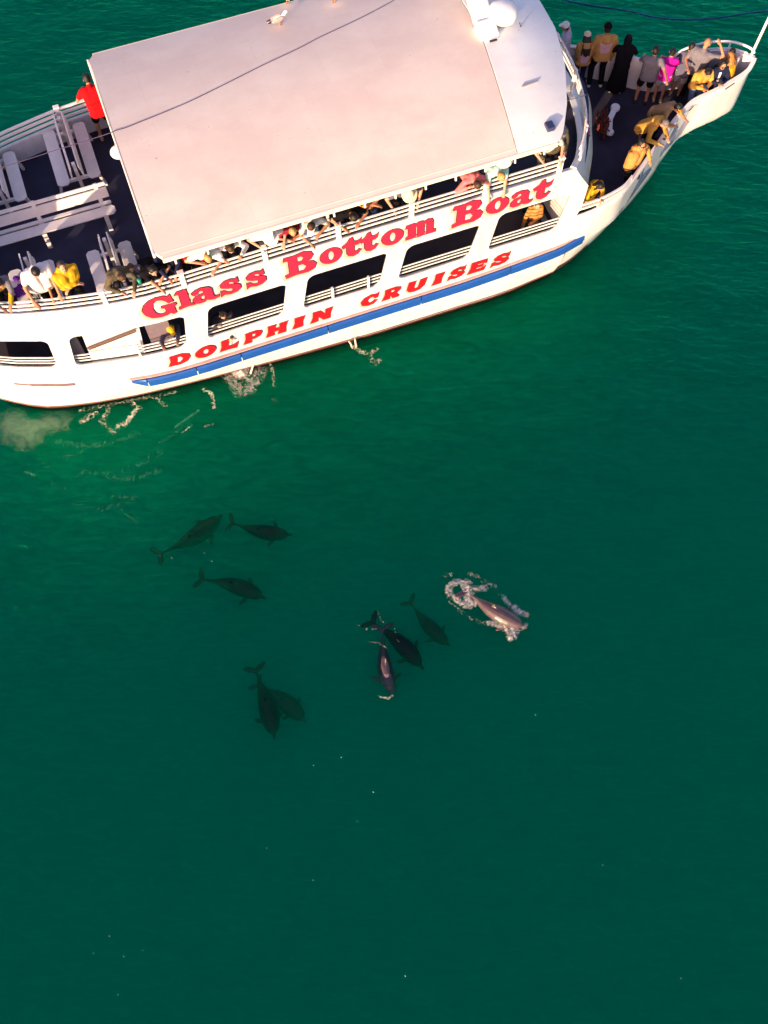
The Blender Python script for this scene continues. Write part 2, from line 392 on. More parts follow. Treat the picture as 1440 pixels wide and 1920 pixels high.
# ---- side walls with window openings
WIN = [(-3.05, -1.80, 2.14, 3.24, 0.10), (-1.42, 1.02, 2.14, 3.28, .16), (1.50, 3.28, 2.18, 3.29, .19), (3.74, 5.60, 2.18, 3.30, .20), (6.02, 7.78, 2.18, 3.28, .22), (8.24, 10.0, 2.22, 3.42, .18)]
def wall(sgn, name):
    outer = [(-3.6, 1.2), (10.40, 1.2), (10.40, 2.45), (10.52, 2.75), (10.54, 3.5), (10.08, 4.2), (-3.6, 4.2)]
    loops = [outer] + [rrect(a, b, c, d, .17, sk)[::-1] for a, b, c, d, sk in WIN]
    cuts = [x for x in US if -3.5 < x < 1.25] + [-2.9, -2.4, -1.7, -.65, .15, .45, .8]
    f = lambda a, b, d: Vector((a, sgn * (WV(a, b) - .04 + d), b))
    o = newobj(name, panel2d(loops, .08, cuts, f), WHITE, boat); return o
wall(-1, 'side_wall'); wall(1, 'side_wall')
# transom, cabin front and rear closing walls
mb = MB(); mb.box((-3.58, 0, 2.7), (.06, 2.74, 3.0)); mb.build('transom_wall', WHITE, boat)
mb = MB()
for v0, v1, z0, z1 in ((-2.52, -1.7, 1.2, 3.44), (-1.7, -1.1, 1.2, 2.05), (-1.7, -1.1, 2.5, 3.44), (-1.1, .55, 1.2, 3.44), (.55, 1.0, 2.2, 3.44), (1.0, 2.52, 1.2, 3.44)): mb.box((10.3, (v0 + v1) / 2, (z0 + z1) / 2), (.08, v1 - v0, z1 - z0))
mb.build('cabin_front_wall', WHITE, boat)
# unseen block added at the stern of the upper deck to shade the benches
mb = MB(); mb.box((-3.12, -.15, 4.42), (.74, 3.0, 1.62)); mb.build('added_shade_block', WHITE, boat, bevel=.02)
mb = MB(); mb.box((-3.12, -.15, 5.25), (.86, 3.12, .05)); mb.build('shade_block_roof', TRIM, boat, bevel=.01)
mb = MB(); mb.box((-2.745, .5, 4.3), (.02, .7, 1.4)); mb.build('shade_block_door', INNER, boat)
# ---- decks
def halfdeck(us, dv, z0, z1, fr=None, fn=None):
    near = [(u, -(interp(WT, u) - dv)) for u in us]; far = [(u, interp(WT, u) - dv) for u in us]
    return near + (fr or []) + far[::-1]
us_d = US + [5, 10.0]
FB = [(10.54, -2.6), (10.68, -2.36), (11.05, -1.75), (11.33, -1.12), (11.6, -.5), (11.72, .05), (11.66, .6), (11.5, 1.2), (11.25, 1.75), (10.9, 2.36), (10.7, 2.6)]
FT = [(10.08, -2.6), (10.38, -2.25), (10.68, -1.75), (10.88, -1.2), (11.04, -.5), (11.10, .05), (11.12, .6), (11.08, 1.2), (10.95, 1.75), (10.68, 2.25), (10.36, 2.6)]
FBs = [tuple(p) for p in resample([(a, b, 0) for a, b in FB], 4)]; FTs = [tuple(p) for p in resample([(a, b, 0) for a, b in FT], 4)]
mb = MB(); mb.prism(halfdeck(us_d, .09, 0, 0, [(a - .12, b * .955) for a, b, _ in FBs]), Zu - .14, Zu); mb.build('upper_deck', DECK, boat)
mb = MB(); mb.prism(halfdeck(us_d, .12, 0, 0), .95, 1.05); mb.build('lower_deck', mat('lower_deck_paint', (.055, .045, .070), .7, .3, 2), boat)
# ---- raked front fascia of the upper deck
def fz(k):
    e = min(k, len(FBs) - 1 - k) / 7; e = min(1, e); return 4.2 - .27 * e * e * (3 - 2 * e)
mb = MB(); N = len(FBs); vs = []
for kk, ((a, b, _), (c, d, _)) in enumerate(zip(FBs, FTs)):
    nrm = Vector((1, (b) * .18, 0)).normalized() * .05
    vs += [(a, b, 3.44), (c, d, fz(kk)), (c - nrm.x, d - nrm.y * .6, fz(kk)), (a - nrm.x, b - nrm.y * .6, 3.44)]
fs = []
for i in range(N - 1):
    k = 4 * i
    for j in range(4): fs.append((k + j, k + (j + 1) % 4, k + 4 + (j + 1) % 4, k + 4 + j))
fs += [(0, 1, 2, 3), tuple(4 * (N - 1) + j for j in (3, 2, 1, 0))]
mb.add(vs, fs); mb.build('front_fascia', WHITE, boat, True)
# ---- rails
def rail_line(us, sgn): return [(u, sgn * (interp(WT, u) - .04)) for u in us]
RU = [u for u in US if u <= 1.3] + [3, 5, 7, 9.0, 9.75]
def side_rail(sgn):
    mb = MB()
    for z in (4.575, 4.45, 4.32):
        L = rail_line(RU, sgn)
        for a, b in zip(L, L[1:]): mb.bar((a[0], a[1], z), (b[0] + .004, b[1], z), *((.026, .040) if sgn < 0 else (.04, .05)))
    mb.build('railing', TRIM, boat)
side_rail(-1); side_rail(1)
def post(u, v, z0, z1, w=.10, h=.07):
    mb = MB(); mb.box((u, v, (z0 + z1) / 2), (w, h, z1 - z0)); mb.box((u, v, z1 + .012), (w + .03, h + .035, .03)); mb.build('rail_post', TRIM, boat, bevel=.008)
for x in (194, 340, 495, 634, 772, 912, 1052):
    u = u_at(x, -2.56, 4.5); post(u, -(interp(WT, u) - .035), 3.98, 4.63)
for u in (-2.9, -1.5, .02, 1.75, 3.5, 5.2, 6.9, 8.6, 9.7): post(u, (interp(WT, u) - .035), 3.98, 4.63)
# front rail follows the fascia
mb = MB()
for z, off in ((4.575, -.02), (4.40, .01), (4.23, .04)):
    pts = [(c + off, d * .99, z) for c, d, _ in FTs if abs(d) < 2.5]
    mb.tube(pts, .026, 8)
mb.build('front_railing', TRIM, boat, True)
mb = MB(); pts = [(c - .03, d * .985, fz(k) + .015) for k, (c, d, _) in enumerate(FTs)]
for a, b in zip(pts, pts[1:]): mb.bar(a, b, .13, .03)
mb.build('front_cap_rail', TRIM, boat)
for k in (7, 17, 25, 33): c, d, _ = FTs[k]; mb = MB(); mb.bar((c - .01, d, 3.95), (c - .01, d, 4.60), .05, .09); mb.build('front_rail_post', TRIM, boat, bevel=.006)
# window rails
mb = MB()
for a, b, c, d, sk in WIN:
    for z in (c + .07, c + .18, c + .29):
        us = [a - .1] + [u for u in US if a < u < b] + [b + .12]
        for p, q in zip(us, us[1:]):
            mb.bar((p, -(interp(WT, p) - .10), z), (q, -(interp(WT, q) - .10), z), .018, .030)
mb.build('window_railing', TRIM, boat)
for px, py in ((262, 670), (625, 560), (692, 545)):
    u, _ = uv(px, py, 2.35); u = u_at(px, -2.6, 2.35); mb = MB(); mb.box((u, -(interp(WT, u) - .045), 2.36), (.045, .05, .46)); mb.build('window_rail_post', TRIM, boat)
# ---- padded blue guard, in lengths with dark joints
GU = []
us = [-.45 + i * .25 for i in range(46)] + [10.85]
def guard_v(u):
    if u < 10.2: return interp(WT, min(u, 10.2)) + .02
    return 2.62 - (u - 10.2) * .18
joints = [-.45, -.1, 1.05, 2.12, 4.25, 6.6, 8.9, 10.86]
for k in range(len(joints) - 1):
    a, b = joints[k] + .012, joints[k + 1] - .012
    n = max(2, int((b - a) / .25)); mb = MB(); prev = None; secs = []
    for i in range(n + 1):
        u = a + (b - a) * i / n; w = guard_v(u)
        zt = 1.36 + .26 * max(0, (u - 7.5) / 3.3) ** 1.4; hgt = .30
        if k == 0: hgt = .10 + .20 * i / n; zt = 1.30 + .06 * i / n
        pr = .10 if k else .02 + .08 * i / n
        secs.append([(u, -(w - .06), zt), (u, -(w + pr * .75), zt), (u, -(w + pr), zt - .04), (u, -(w + pr * .9), zt - hgt + .02), (u, -(w + pr * .5), zt - hgt), (u, -(w - .06), zt - hgt)])
    vs = [p for s in secs for p in s]; fs = []
    for i in range(n):
        for j in range(6): fs.append((i * 6 + j, i * 6 + (j + 1) % 6, (i + 1) * 6 + (j + 1) % 6, (i + 1) * 6 + j))
    fs += [tuple(range(6))[::-1], tuple(n * 6 + j for j in range(6))]
    mb.add(vs, fs); mb.build('rub_guard', BLUE, boat)
mb = MB()
for p, q in zip(us, us[1:]):
    zt = 1.385 + .26 * max(0, (p - 7.5) / 3.3) ** 1.4; zq = 1.385 + .26 * max(0, (q - 7.5) / 3.3) ** 1.4
    mb.bar((p, -(guard_v(p) + .01), zt), (q, -(guard_v(q) + .01), zq), .06, .03)
mb.build('guard_capping', mat('capping_beige', (.5, .33, .3), .6), boat)
# ---- scupper slot and stair panel seen through the aft opening
mb = MB(); us2 = [-2.95, -2.6, -2.2, -1.9, -1.65]
for p, q in zip(us2, us2[1:]): mb.bar((p, -(interp(WT, p) + .004), 1.42), (q, -(interp(WT, q) + .004), 1.42), .012, .10 if p > -2.7 and p < -1.8 else .06)
mb.build('scupper_slot', mat('scupper_shadow', (.16, .09, .10), .7), boat)
mb = MB(); mb.add([(-1.12, -2.17, 1.2), (.02, -2.38, 1.2), (.22, -2.38, 3.38), (-.98, -2.17, 3.38), (-1.12, -2.11, 1.2), (.02, -2.32, 1.2), (.22, -2.32, 3.38), (-.98, -2.11, 3.38)], [(0, 1, 2, 3), (7, 6, 5, 4), (0, 4, 5, 1), (1, 5, 6, 2), (2, 6, 7, 3), (3, 7, 4, 0)])
mb.build('stair_panel', WHITE, boat)
mb = MB(); mb.bar((-1.02, -2.21, 2.60), (.10, -2.415, 3.02), .03, .035); mb.bar((-1.02, -2.21, 2.53), (.10, -2.415, 2.95), .02, .02); mb.build('stair_handrail', mat('handrail_brown', (.13, .07, .06), .5), boat)
for c_, d_ in (((.55, -2.3, 2.2), (.5, .06, 2.2)), ((-1.35, -2.0, 2.2), (.4, .06, 2.2))): mb = MB(); mb.box(c_, d_); mb.build('stair_side_panel', mat('panel_grey', (.16, .12, .15), .7), boat)

# ---- bow: lofted hull above the waterline with flare and pulpit
BOWT = [(10.4, 2.60, 2.50), (11.0, 2.58, 2.55), (11.63, 2.44, 2.6), (12.0, 2.22, 2.6), (12.37, 1.96, 2.6), (13.01, 1.50, 2.6), (13.75, .95, 2.62), (14.2, .70, 2.66), (14.54, .56, 2.7), (15.2, .50, 2.78), (15.95, .33, 2.84), (16.22, .17, 2.88), (16.36, .03, 2.9)]
BOWB = [(10.4, 2.30, 0), (11.0, 2.12, 0), (11.6, 1.85, 0), (12.0, 1.66, 0), (12.39, 1.45, 0), (13.22, 1.0, 0), (14.0, .5, 0), (14.35, .25, 0), (14.62, .04, .05), (15.1, .02, 1.12), (15.8, .02, 1.18), (16.12, .02, 1.33), (16.33, .015, 2.2)]
BOWF = [(10.4, 2.60), (11.63, 2.52), (12.54, 2.20), (13.05, 1.90), (13.5, 1.58), (13.85, 1.22), (14.32, .92), (15.16, .78), (15.67, .68), (16.1, .42), (16.36, .03)]
ST = [(Vector(t), Vector(b)) for t, b in zip(resample(BOWT, 4), resample(BOWB, 4))]
NS = len(ST) - 1
def bowS(s, t, sgn, off=0.):
    """point on the bow skin: s along 0..NS, t 0 bottom .. 1 top"""
    i = min(int(s), NS - 1); k = s - i
    T = ST[i][0].lerp(ST[i + 1][0], k); Bo = ST[i][1].lerp(ST[i + 1][1], k)
    fl = 1 + .8 * min(1, max(0, (T.x - 10.8) / 2.0)) - .3 * min(1, max(0, (T.x - 14.4)))
    ty = T.y if sgn < 0 else interp(BOWF, T.x)
    z = Bo.z + (T.z - Bo.z) * t; td = max(.15, min(1, (1.55 - Bo.z) / (T.z - Bo.z))); q = min(1, t / td)      # plumb above the deck, flared below
    v = Bo.y + (ty - Bo.y) * (.93 * q ** fl + .07 * t); u = Bo.x + (T.x - Bo.x) * (.9 * q + .1 * t)
    return Vector((u, sgn * (v + off), z))
for sgn in (-1, 1):
    mb = MB(); nt = 10; vs = []
    for i in range(NS + 1):
        for j in range(nt + 1): vs.append(bowS(i, j / nt, sgn))
    for i in range(NS + 1):
        for j in range(nt + 1):
            p = bowS(i, j / nt, sgn); p.y = sgn * max(.004, abs(p.y) - .05); vs.append(p)
    K = (NS + 1) * (nt + 1); fs = []
    for i in range(NS):
        for j in range(nt):
            a = i * (nt + 1) + j; q = (a, a + nt + 1, a + nt + 2, a + 1); fs.append(q); fs.append(tuple(K + x for x in q[::-1]))
        a = i * (nt + 1) + nt; fs.append((a, a + nt + 1, K + a + nt + 1, K + a)); a = i * (nt + 1); fs.append((a, K + a, K + a + nt + 1, a + nt + 1))
    mb.add(vs, fs); o = mb.build('bow_side', [WHITE, BOOT], boat, True)
    for p in o.data.polygons:
        if p.center.z < .13 and p.center.x < 11.6: p.material_index = 1
    # gunwale cap
    mb = MB(); pts = [bowS(i, 1, sgn) + Vector((0, -sgn * .02, .015)) for i in range(4, NS + 1)]
    for a, b in zip(pts, pts[1:]): mb.bar(a, b, .10, .035)
    mb.build('gunwale', TRIM, boat)
# low rails over the bulwark next to the cabin
for sgn in (-1, 1):
    mb = MB()
    for z in (2.70, 2.83):
        pts = [bowS(s * .5, 1, sgn) for s in range(0, 27)]; pts = [Vector((p.x, p.y + (-sgn) * .03, max(z - .03 * i / 26, 0) if i < 25 else p.z + .02)) for i, p in enumerate(pts)]
        for a, b in zip(pts, pts[1:]): mb.bar(a, b, .04, .05)
    mb.build('bow_railing', TRIM, boat)
# bow deck
poly = []
near = [bowS(i, .80, -1) for i in range(0, NS - 1)]; far = [bowS(i, .80, 1) for i in range(0, NS - 1)]
mb = MB(); mb.prism([(10.2, -2.5)] + [(p.x, p.y + .05) for p in near] + [(p.x, p.y - .05) for p in far[::-1]] + [(10.2, 2.5)], Zb - .1, Zb); mb.build('bow_deck', BOWDECK, boat)
# inner pulpit hoop rail and cross piece at the tip
mb = MB(); hoop = resample([B(14.6, .62, 2.95) - ORG, B(14.6, .62, 2.95) - ORG], 1)
pts = resample([(14.45, .74, 2.75), (14.7, .72, 3.05), (15.3, .68, 3.12), (15.9, .50, 3.12), (16.25, .2, 3.1), (16.3, 0, 3.08)], 5); mb.tube(pts, .03, 8)
pts = resample([(14.5, .70, 2.72), (14.8, .69, 2.88), (15.3, .65, 2.94), (15.9, .47, 2.95), (16.25, .18, 2.95)], 5); mb.tube(pts, .022, 8)
mb.tube([(15.3, .68, 2.78), (15.3, .68, 3.12)], .022, 6); mb.tube([(15.9, .48, 2.8), (15.9, .5, 3.12)], .022, 6)
mb.build('pulpit_rail', TRIM, boat, True)
# jackstaff
mb = MB(); mb.tube([(16.28, .06, 2.85), (16.36, .08, 4.2), (16.46, .10, 5.9)], .036, 10, .028); mb.build('jackstaff', TRIM, boat, True)
# freeing ports in the bow bulwark
for s0, t0 in ((11.2, .62), (30.5, .92), (37, .93)):
    mb = MB(); a, b = bowS(s0, t0, -1, .006), bowS(s0 + 1.3, t0 + .02, -1, .006); mb.bar(a, b, .01, .04); mb.build('fairlead_slot', INK, boat)

# ---- painted dolphins on the bow skin (thin raised paint)
def decal(outline, s0, ds, t0, dt, m, off):
    pts = resample([(a, b, 0) for a, b in outline + [outline[0]]], 3)[:-1]
    f = lambda a, b, d: bowS(min(NS, s0 + ds * a), min(.97, max(.02, t0 + dt * b)), -1, off + d)
    me = panel2d([[(p.x, p.y) for p in pts]], .003, [k / 14 for k in range(1, 14)], f)
    return newobj('painted_dolphin', me, m, boat)
DOL = [(0, .50), (.10, .60), (.22, .74), (.38, .82), (.46, .86), (.50, 1.0), (.58, .84), (.74, .70), (.86, .56), (.92, .50), (1.0, .66), (.985, .45), (1.0, .2), (.90, .40), (.74, .46), (.56, .40), (.46, .36), (.40, .12), (.34, .36), (.20, .38), (.10, .44)]
PAINT = mat('mural_blue_grey', (.14, .17, .30), .5, .5, 3.5); PAINT2 = mat('mural_grey', (.30, .30, .42), .5, .3, 4)
decal([(1 - a, b) for a, b in DOL][::-1], 13.0, 9.5, .12, .80, PAINT, .006)
decal([(1 - a, b) for a, b in DOL][::-1], 23.2, 5.2, .30, .68, PAINT, .006)
decal([(1 - a, 1 - b * .9) for a, b in DOL], 27.0, 5.5, .42, .55, PAINT2, .007)

# ---- roof
def roof_z(u, v):
    z = Zroof + .26 * (1 - (abs(v) / 2.8) ** 1.9)
    if u > 9.2: z -= .10 * (u - 9.2) ** 1.7
    return z
def roof_front(v):
    return interp([(-2.78, 9.40), (-2.6, 9.56), (-2.0, 9.90), (-1.05, 10.28), (-.02, 10.52), (.97, 10.56), (1.6, 10.4), (2.2, 10.1), (2.6, 9.7), (2.76, 9.4)], v)
def seam_u(v): return 8.47 + .14 * min(3.1, v + 2.75)
def roof_part(name, ua, ub, m, z_off=0., nv=36, nu=30):
    mb = MB(); vs = []; fs = []
    vv = [-2.78 + 5.54 * j / nv for j in range(nv + 1)]
    for zz in (0, -.085):
        for i in range(nu + 1):
            for v in vv:
                a, b = ua(v), ub(v); u = a + (b - a) * i / nu
                vs.append((u, v, roof_z(u, v) + z_off + zz))
    K = (nu + 1) * (nv + 1)
    for i in range(nu):
        for j in range(nv):
            a = i * (nv + 1) + j; q = (a, a + 1, a + nv + 2, a + nv + 1); fs.append(q); fs.append(tuple(K + x for x in q[::-1]))
    for i in range(nu):
        for j in (0, nv): a = i * (nv + 1) + j; fs.append((a, a + nv + 1, K + a + nv + 1, K + a))
    for j in range(nv):
        for i in (0, nu): a = i * (nv + 1) + j; fs.append((a, a + 1, K + a + 1, K + a))
    mb.add(vs, fs); return mb.build(name, m, boat, True)
def rear(v):
    e = min(v + 2.78, 2.76 - v); return 1.02 + (.12 - sqrt(max(0, .12 ** 2 - (.12 - min(.12, e)) ** 2)) if e < .12 else 0)
o = roof_part('roof', rear, lambda v: seam_u(v), ROOF)
k = o.modifiers.new('split', 'EDGE_SPLIT'); k.split_angle = radians(40)
o = roof_part('hardtop', lambda v: seam_u(v) + .02, roof_front, HARD, .012)
k = o.modifiers.new('split', 'EDGE_SPLIT'); k.split_angle = radians(40)
CREAM = mat('roof_trim_cream', (.80, .72, .60), .5, .04, 3)
mb = MB(); mb.bar((1.12, -2.80, Zroof - .05), (9.35, -2.80, Zroof - .05), .05, .11); mb.bar((1.15, -2.68, Zroof + .018), (9.3, -2.68, Zroof + .018), .018, .012); mb.build('roof_edge_trim', CREAM, boat, bevel=.01)
mb = MB(); mb.bar((1.12, 2.77, Zroof - .05), (9.35, 2.77, Zroof - .05), .05, .11); mb.build('roof_edge_trim', CREAM, boat)
mb = MB(); mb.bar((.995, -2.66, Zroof - .03), (.995, 2.64, Zroof - .03), .05, .13); mb.build('roof_rear_trim', TRIM, boat, bevel=.015)
for i in range(16):
    u = 1.35 + i * .645
    if u > 9.2: break
    mb = MB(); mb.tube([(u, -2.76, Zroof - .10), (u, -2.80, Zroof - .24)], .022, 6); mb.build('curtain_peg', TRIM, boat)
for u in (1.6, 4.6, 7.6):
    for v in (-2.2, 2.2):
        mb = MB(); mb.tube([(u, v, Zu), (u, v, Zroof + .03)], .035, 8); mb.build('roof_post', TRIM, boat)
# globe lamps at the roof edge
for (a, b, z, r) in ((222, 285, 5.28, .17), (944, 300, 5.25, .19)):
    p = P(a, b, z) - ORG; mb = MB(); mb.ell((0, 0, 0), (r, r, r * .62), n=20, m=10); mb.tube([(0, 0, 0), (0, 0, .12)], .03, 8)
    o = mb.build('globe_lamp', mat('lamp_white', (.85, .84, .82), .25, .02), boat, True); o.location = (p.dot(U), p.dot(V), z)
# antenna arch, radome, cable loop, handrail and hatch on the hardtop
mb = MB()
arch = [(9.02, .02), (9.02, .40), (9.06, 1.2), (9.08, 2.0), (9.05, 2.45)]
zz = [5.60, 5.72, 6.05, 6.12, 5.65]
for i in range(4):
    a, b = Vector((arch[i][0], arch[i][1], zz[i] + .09)), Vector((arch[i + 1][0], arch[i + 1][1], zz[i + 1] + .09)); mb.bar(a, b + (b - a) * .02, .42, .16 if i else .24)
mb.build('antenna_arch', TRIM, boat, bevel=.04)
mb = MB(); mb.lathe((9.46, .42, 5.58), [(.14, 0), (.14, .10), (.10, .12), (.10, .18), (.24, .19), (.31, .24), (.315, .36), (.27, .45), (.15, .49), (.01, .50)], 28)
mb.build('radome', mat('radome_white', (.86, .84, .83), .3, .02), boat, True)
mb = MB(); mb.tube(resample([(9.25, .02, 5.66), (9.3, -.18, 5.625), (9.5, -.28, 5.62), (9.72, -.16, 5.60), (9.78, .06, 5.62), (9.76, .2, 5.75)], 6), .012, 6); mb.tube([(9.74, .02, 5.62), (9.86, -.08, 5.59)], .012, 6); mb.build('radar_cable', mat('cable_black', (.03, .02, .025), .5), boat)
mb = MB(); mb.box((9.05, -.08, 5.74), (.16, .04, .02)); mb.build('arch_vent', DARK, boat)
mb = MB(); mb.tube([(9.0, -.27, 5.60), (9.0, -.27, 5.64)], .035, 10); mb.build('drain_cap', DARK, boat)
u0, v0 = uv(990, 163, 5.6)
mb = MB(); mb.tube([(u0 - .16, v0 - .02, 5.58), (u0 - .16, v0 - .02, 5.68), (u0 + .2, v0 + .02, 5.66), (u0 + .2, v0 + .02, 5.54)], .018, 8); mb.box((u0 - .16, v0 - .02, 5.59), (.12, .10, .03)); mb.box((u0 + .2, v0 + .02, 5.555), (.12, .10, .03)); mb.build('roof_grab_rail', mat('steel', (.5, .42, .42), .3, metal=.6), boat)
u0, v0 = uv(1033, 250, 5.45)
mb = MB(); mb.box((u0, v0 + .10, roof_z(u0, v0) + .04), (.17, .20, .13)); mb.build('camera_housing', mat('housing_navy', (.03, .04, .10), .4), boat, bevel=.02)
mb = MB(); mb.tube([B(10.35, -1.9, 5.1) - ORG, B(10.9, -1.0, 4.6) - ORG], .006, 5)
o = MB(); o.tube([(10.0, -1.78, 5.35), (10.95, -1.1, 4.58)], .008, 5); o.build('stay_wire', mat('wire_grey', (.3, .28, .3), .5), boat)

# ---- lettering
GL = {}
GL['G'] = (1.05, [[(.98, .62), (.93, .98), (.86, .90), (.72, .98), (.5, 1.0), (.28, .93), (.1, .75), (.0, .5), (.06, .24), (.22, .06), (.45, 0), (.68, .02), (.8, .1), (.88, .0), (.97, .02), (.95, .36), (1.05, .42), (1.03, .5), (.6, .5), (.6, .42), (.7, .37), (.7, .2), (.6, .12), (.48, .13), (.36, .25), (.31, .5), (.36, .75), (.5, .88), (.66, .84), (.78, .72), (.84, .6)]])
GL['l'] = (.57, [[(-.02, .84), (.06, .97), (.42, 1.0), (.43, .14), (.55, .12), (.57, .02), (.3, .04), (0, -.02), (.0, .1), (.12, .13), (.12, .82)]])
GL['a'] = (.88, [[(.05, .56), (.04, .66), (.16, .76), (.35, .8), (.6, .74), (.69, .6), (.69, .2), (.76, .11), (.88, .14), (.87, .04), (.72, -.01), (.55, .03), (.48, .1), (.36, 0), (.16, 0), (.03, .1), (.02, .26), (.12, .4), (.3, .46), (.42, .5), (.44, .60), (.36, .69), (.24, .66), (.22, .56), (.12, .5)], [(.43, .4), (.3, .35), (.25, .24), (.28, .13), (.38, .12), (.43, .22)]])
GL['s'] = (.67, [[(.62, .54), (.6, .80), (.52, .73), (.36, .8), (.16, .76), (.04, .62), (.06, .46), (.22, .36), (.4, .29), (.43, .2), (.36, .1), (.22, .12), (.12, .26), (.02, .28), (.0, -.02), (.1, .06), (.3, -.01), (.52, .03), (.66, .16), (.66, .34), (.54, .45), (.32, .52), (.26, .59), (.32, .68), (.44, .66), (.52, .52)]])
GL['B'] = (.98, [[(-.02, .84), (.0, .98), (.3, .97), (.6, 1.03), (.84, .94), (.9, .76), (.82, .6), (.68, .53), (.88, .46), (.98, .3), (.92, .1), (.7, 0), (.3, .03), (0, -.02), (-.02, .12), (.12, .16), (.12, .82)], [(.38, .62), (.38, .86), (.52, .88), (.62, .76), (.54, .62)], [(.38, .14), (.38, .46), (.56, .47), (.68, .3), (.58, .14)]])
GL['o'] = (.78, [[(.39 + .39 * cos(2 * pi * k / 24), .39 + .41 * sin(2 * pi * k / 24)) for k in range(24)], [(.39 + .125 * cos(2 * pi * k / 16), .39 + .27 * sin(2 * pi * k / 16)) for k in range(16)]])
GL['t'] = (.70, [[(-.02, .66), (.02, .54), (.15, .56), (.15, .2), (.22, .04), (.38, -.03), (.58, .03), (.70, .2), (.62, .27), (.54, .17), (.43, .2), (.43, .58), (.58, .56), (.68, .62), (.74, .86), (.64, .76), (.43, .76), (.38, 1.0), (.28, .98), (.2, .80)]])
GL['m'] = (1.22, [[(-.02, .62), (0, .76), (.3, .78), (.37, .71), (.5, .8), (.66, .78), (.74, .71), (.86, .8), (1.04, .77), (1.11, .6), (1.11, .13), (1.22, .12), (1.22, -.02), (.80, .0), (.80, .1), (.86, .14), (.86, .56), (.79, .64), (.73, .58), (.73, .14), (.78, .1), (.78, -.02), (.43, .0), (.43, .1), (.48, .14), (.48, .56), (.41, .62), (.36, .56), (.36, .14), (.41, .1), (.41, 0), (0, -.02), (0, .1), (.09, .14), (.09, .6)]])
def E(cx, cy, rx, ry, n=20): return [(cx + rx * cos(2 * pi * k / n), cy + ry * sin(2 * pi * k / n)) for k in range(n)]
GC = {'D': [[(0, 0), (.08, .5), (0, 1), (.55, 1.02), (.9, .85), (1, .5), (.9, .15), (.55, -.02)], [(.36, .2), (.55, .22), (.68, .5), (.55, .78), (.36, .8)]],
      'O': [E(.5, .5, .52, .52), E(.5, .5, .17, .28, 14)],
      'L': [[(0, 0), (.06, .5), (0, 1), (.45, 1.02), (.38, .3), (.7, .32), (1, .5), (.95, -.04), (.5, .03)]],
      'P': [[(0, -.02), (.07, .5), (0, 1), (.6, 1.04), (.95, .9), (1, .66), (.9, .42), (.6, .3), (.4, .3), (.44, 0)], [(.38, .5), (.56, .5), (.66, .66), (.56, .82), (.38, .82)]],
      'H': [[(0, -.02), (.06, .5), (0, 1.02), (.4, 1), (.36, .64), (.64, .64), (.6, 1), (1, 1.02), (.94, .5), (1, -.02), (.6, 0), (.64, .36), (.36, .36), (.4, 0)]],
      'I': [[(0, -.02), (.12, .5), (0, 1.02), (1, 1.0), (.88, .5), (1, .0)]],
      'N': [[(0, -.02), (.06, .5), (0, 1.02), (.36, 1.0), (.68, .52), (.64, 1), (1, 1.02), (.95, .5), (1, -.02), (.66, 0), (.33, .46), (.36, 0)]],
      'C': [[(.98, .6), (.98, 1.04), (.86, .94), (.5, 1.02), (.14, .86), (0, .5), (.14, .14), (.5, -.02), (.84, .04), (1, .3), (.82, .38), (.66, .22), (.5, .24), (.38, .5), (.5, .76), (.66, .8), (.84, .56)]],
      'R': [[(0, -.02), (.07, .5), (0, 1), (.6, 1.04), (.95, .9), (.98, .68), (.86, .5), (.76, .44), (1.02, .06), (1, -.03), (.64, -.02), (.42, .36), (.44, 0)], [(.38, .58), (.56, .58), (.64, .7), (.56, .83), (.38, .83)]],
      'U': [[(0, 1.02), (.02, .3), (.2, .04), (.5, -.03), (.8, .04), (.98, .3), (1, 1.02), (.64, 1.0), (.64, .32), (.5, .24), (.38, .32), (.38, 1.0)]],
      'S': [[(.92, .64), (.9, 1.04), (.78, .94), (.5, 1.03), (.16, .94), (.02, .72), (.14, .5), (.5, .38), (.62, .28), (.5, .18), (.28, .24), (.14, .38), (0, .36), (.02, -.04), (.16, .06), (.5, -.03), (.86, .08), (1, .3), (.88, .52), (.5, .62), (.4, .72), (.52, .82), (.7, .76), (.82, .62)]],
      'E': [[(0, -.02), (.06, .5), (0, 1.02), (.9, 1.0), (.96, .66), (.7, .76), (.4, .76), (.4, .6), (.76, .62), (.76, .4), (.4, .42), (.4, .24), (.74, .24), (1, .36), (.96, -.02)]]}
def offset_poly(L, d):
    n = len(L); A = sum(L[i][0] * L[(i + 1) % n][1] - L[(i + 1) % n][0] * L[i][1] for i in range(n)); sg = 1 if A > 0 else -1
    out = []
    for i in range(n):
        a, b, c = Vector(L[i - 1]), Vector(L[i]), Vector(L[(i + 1) % n])
        e1 = (b - a).normalized(); e2 = (c - b).normalized(); n1 = Vector((e1.y, -e1.x)); n2 = Vector((e2.y, -e2.x)); m = (n1 + n2)
        if m.length < .3: m = n1
        m.normalize(); k = 1 / max(.55, m.dot(n1)); q = b + m * d * sg * k; out.append((q.x, q.y))
    return out
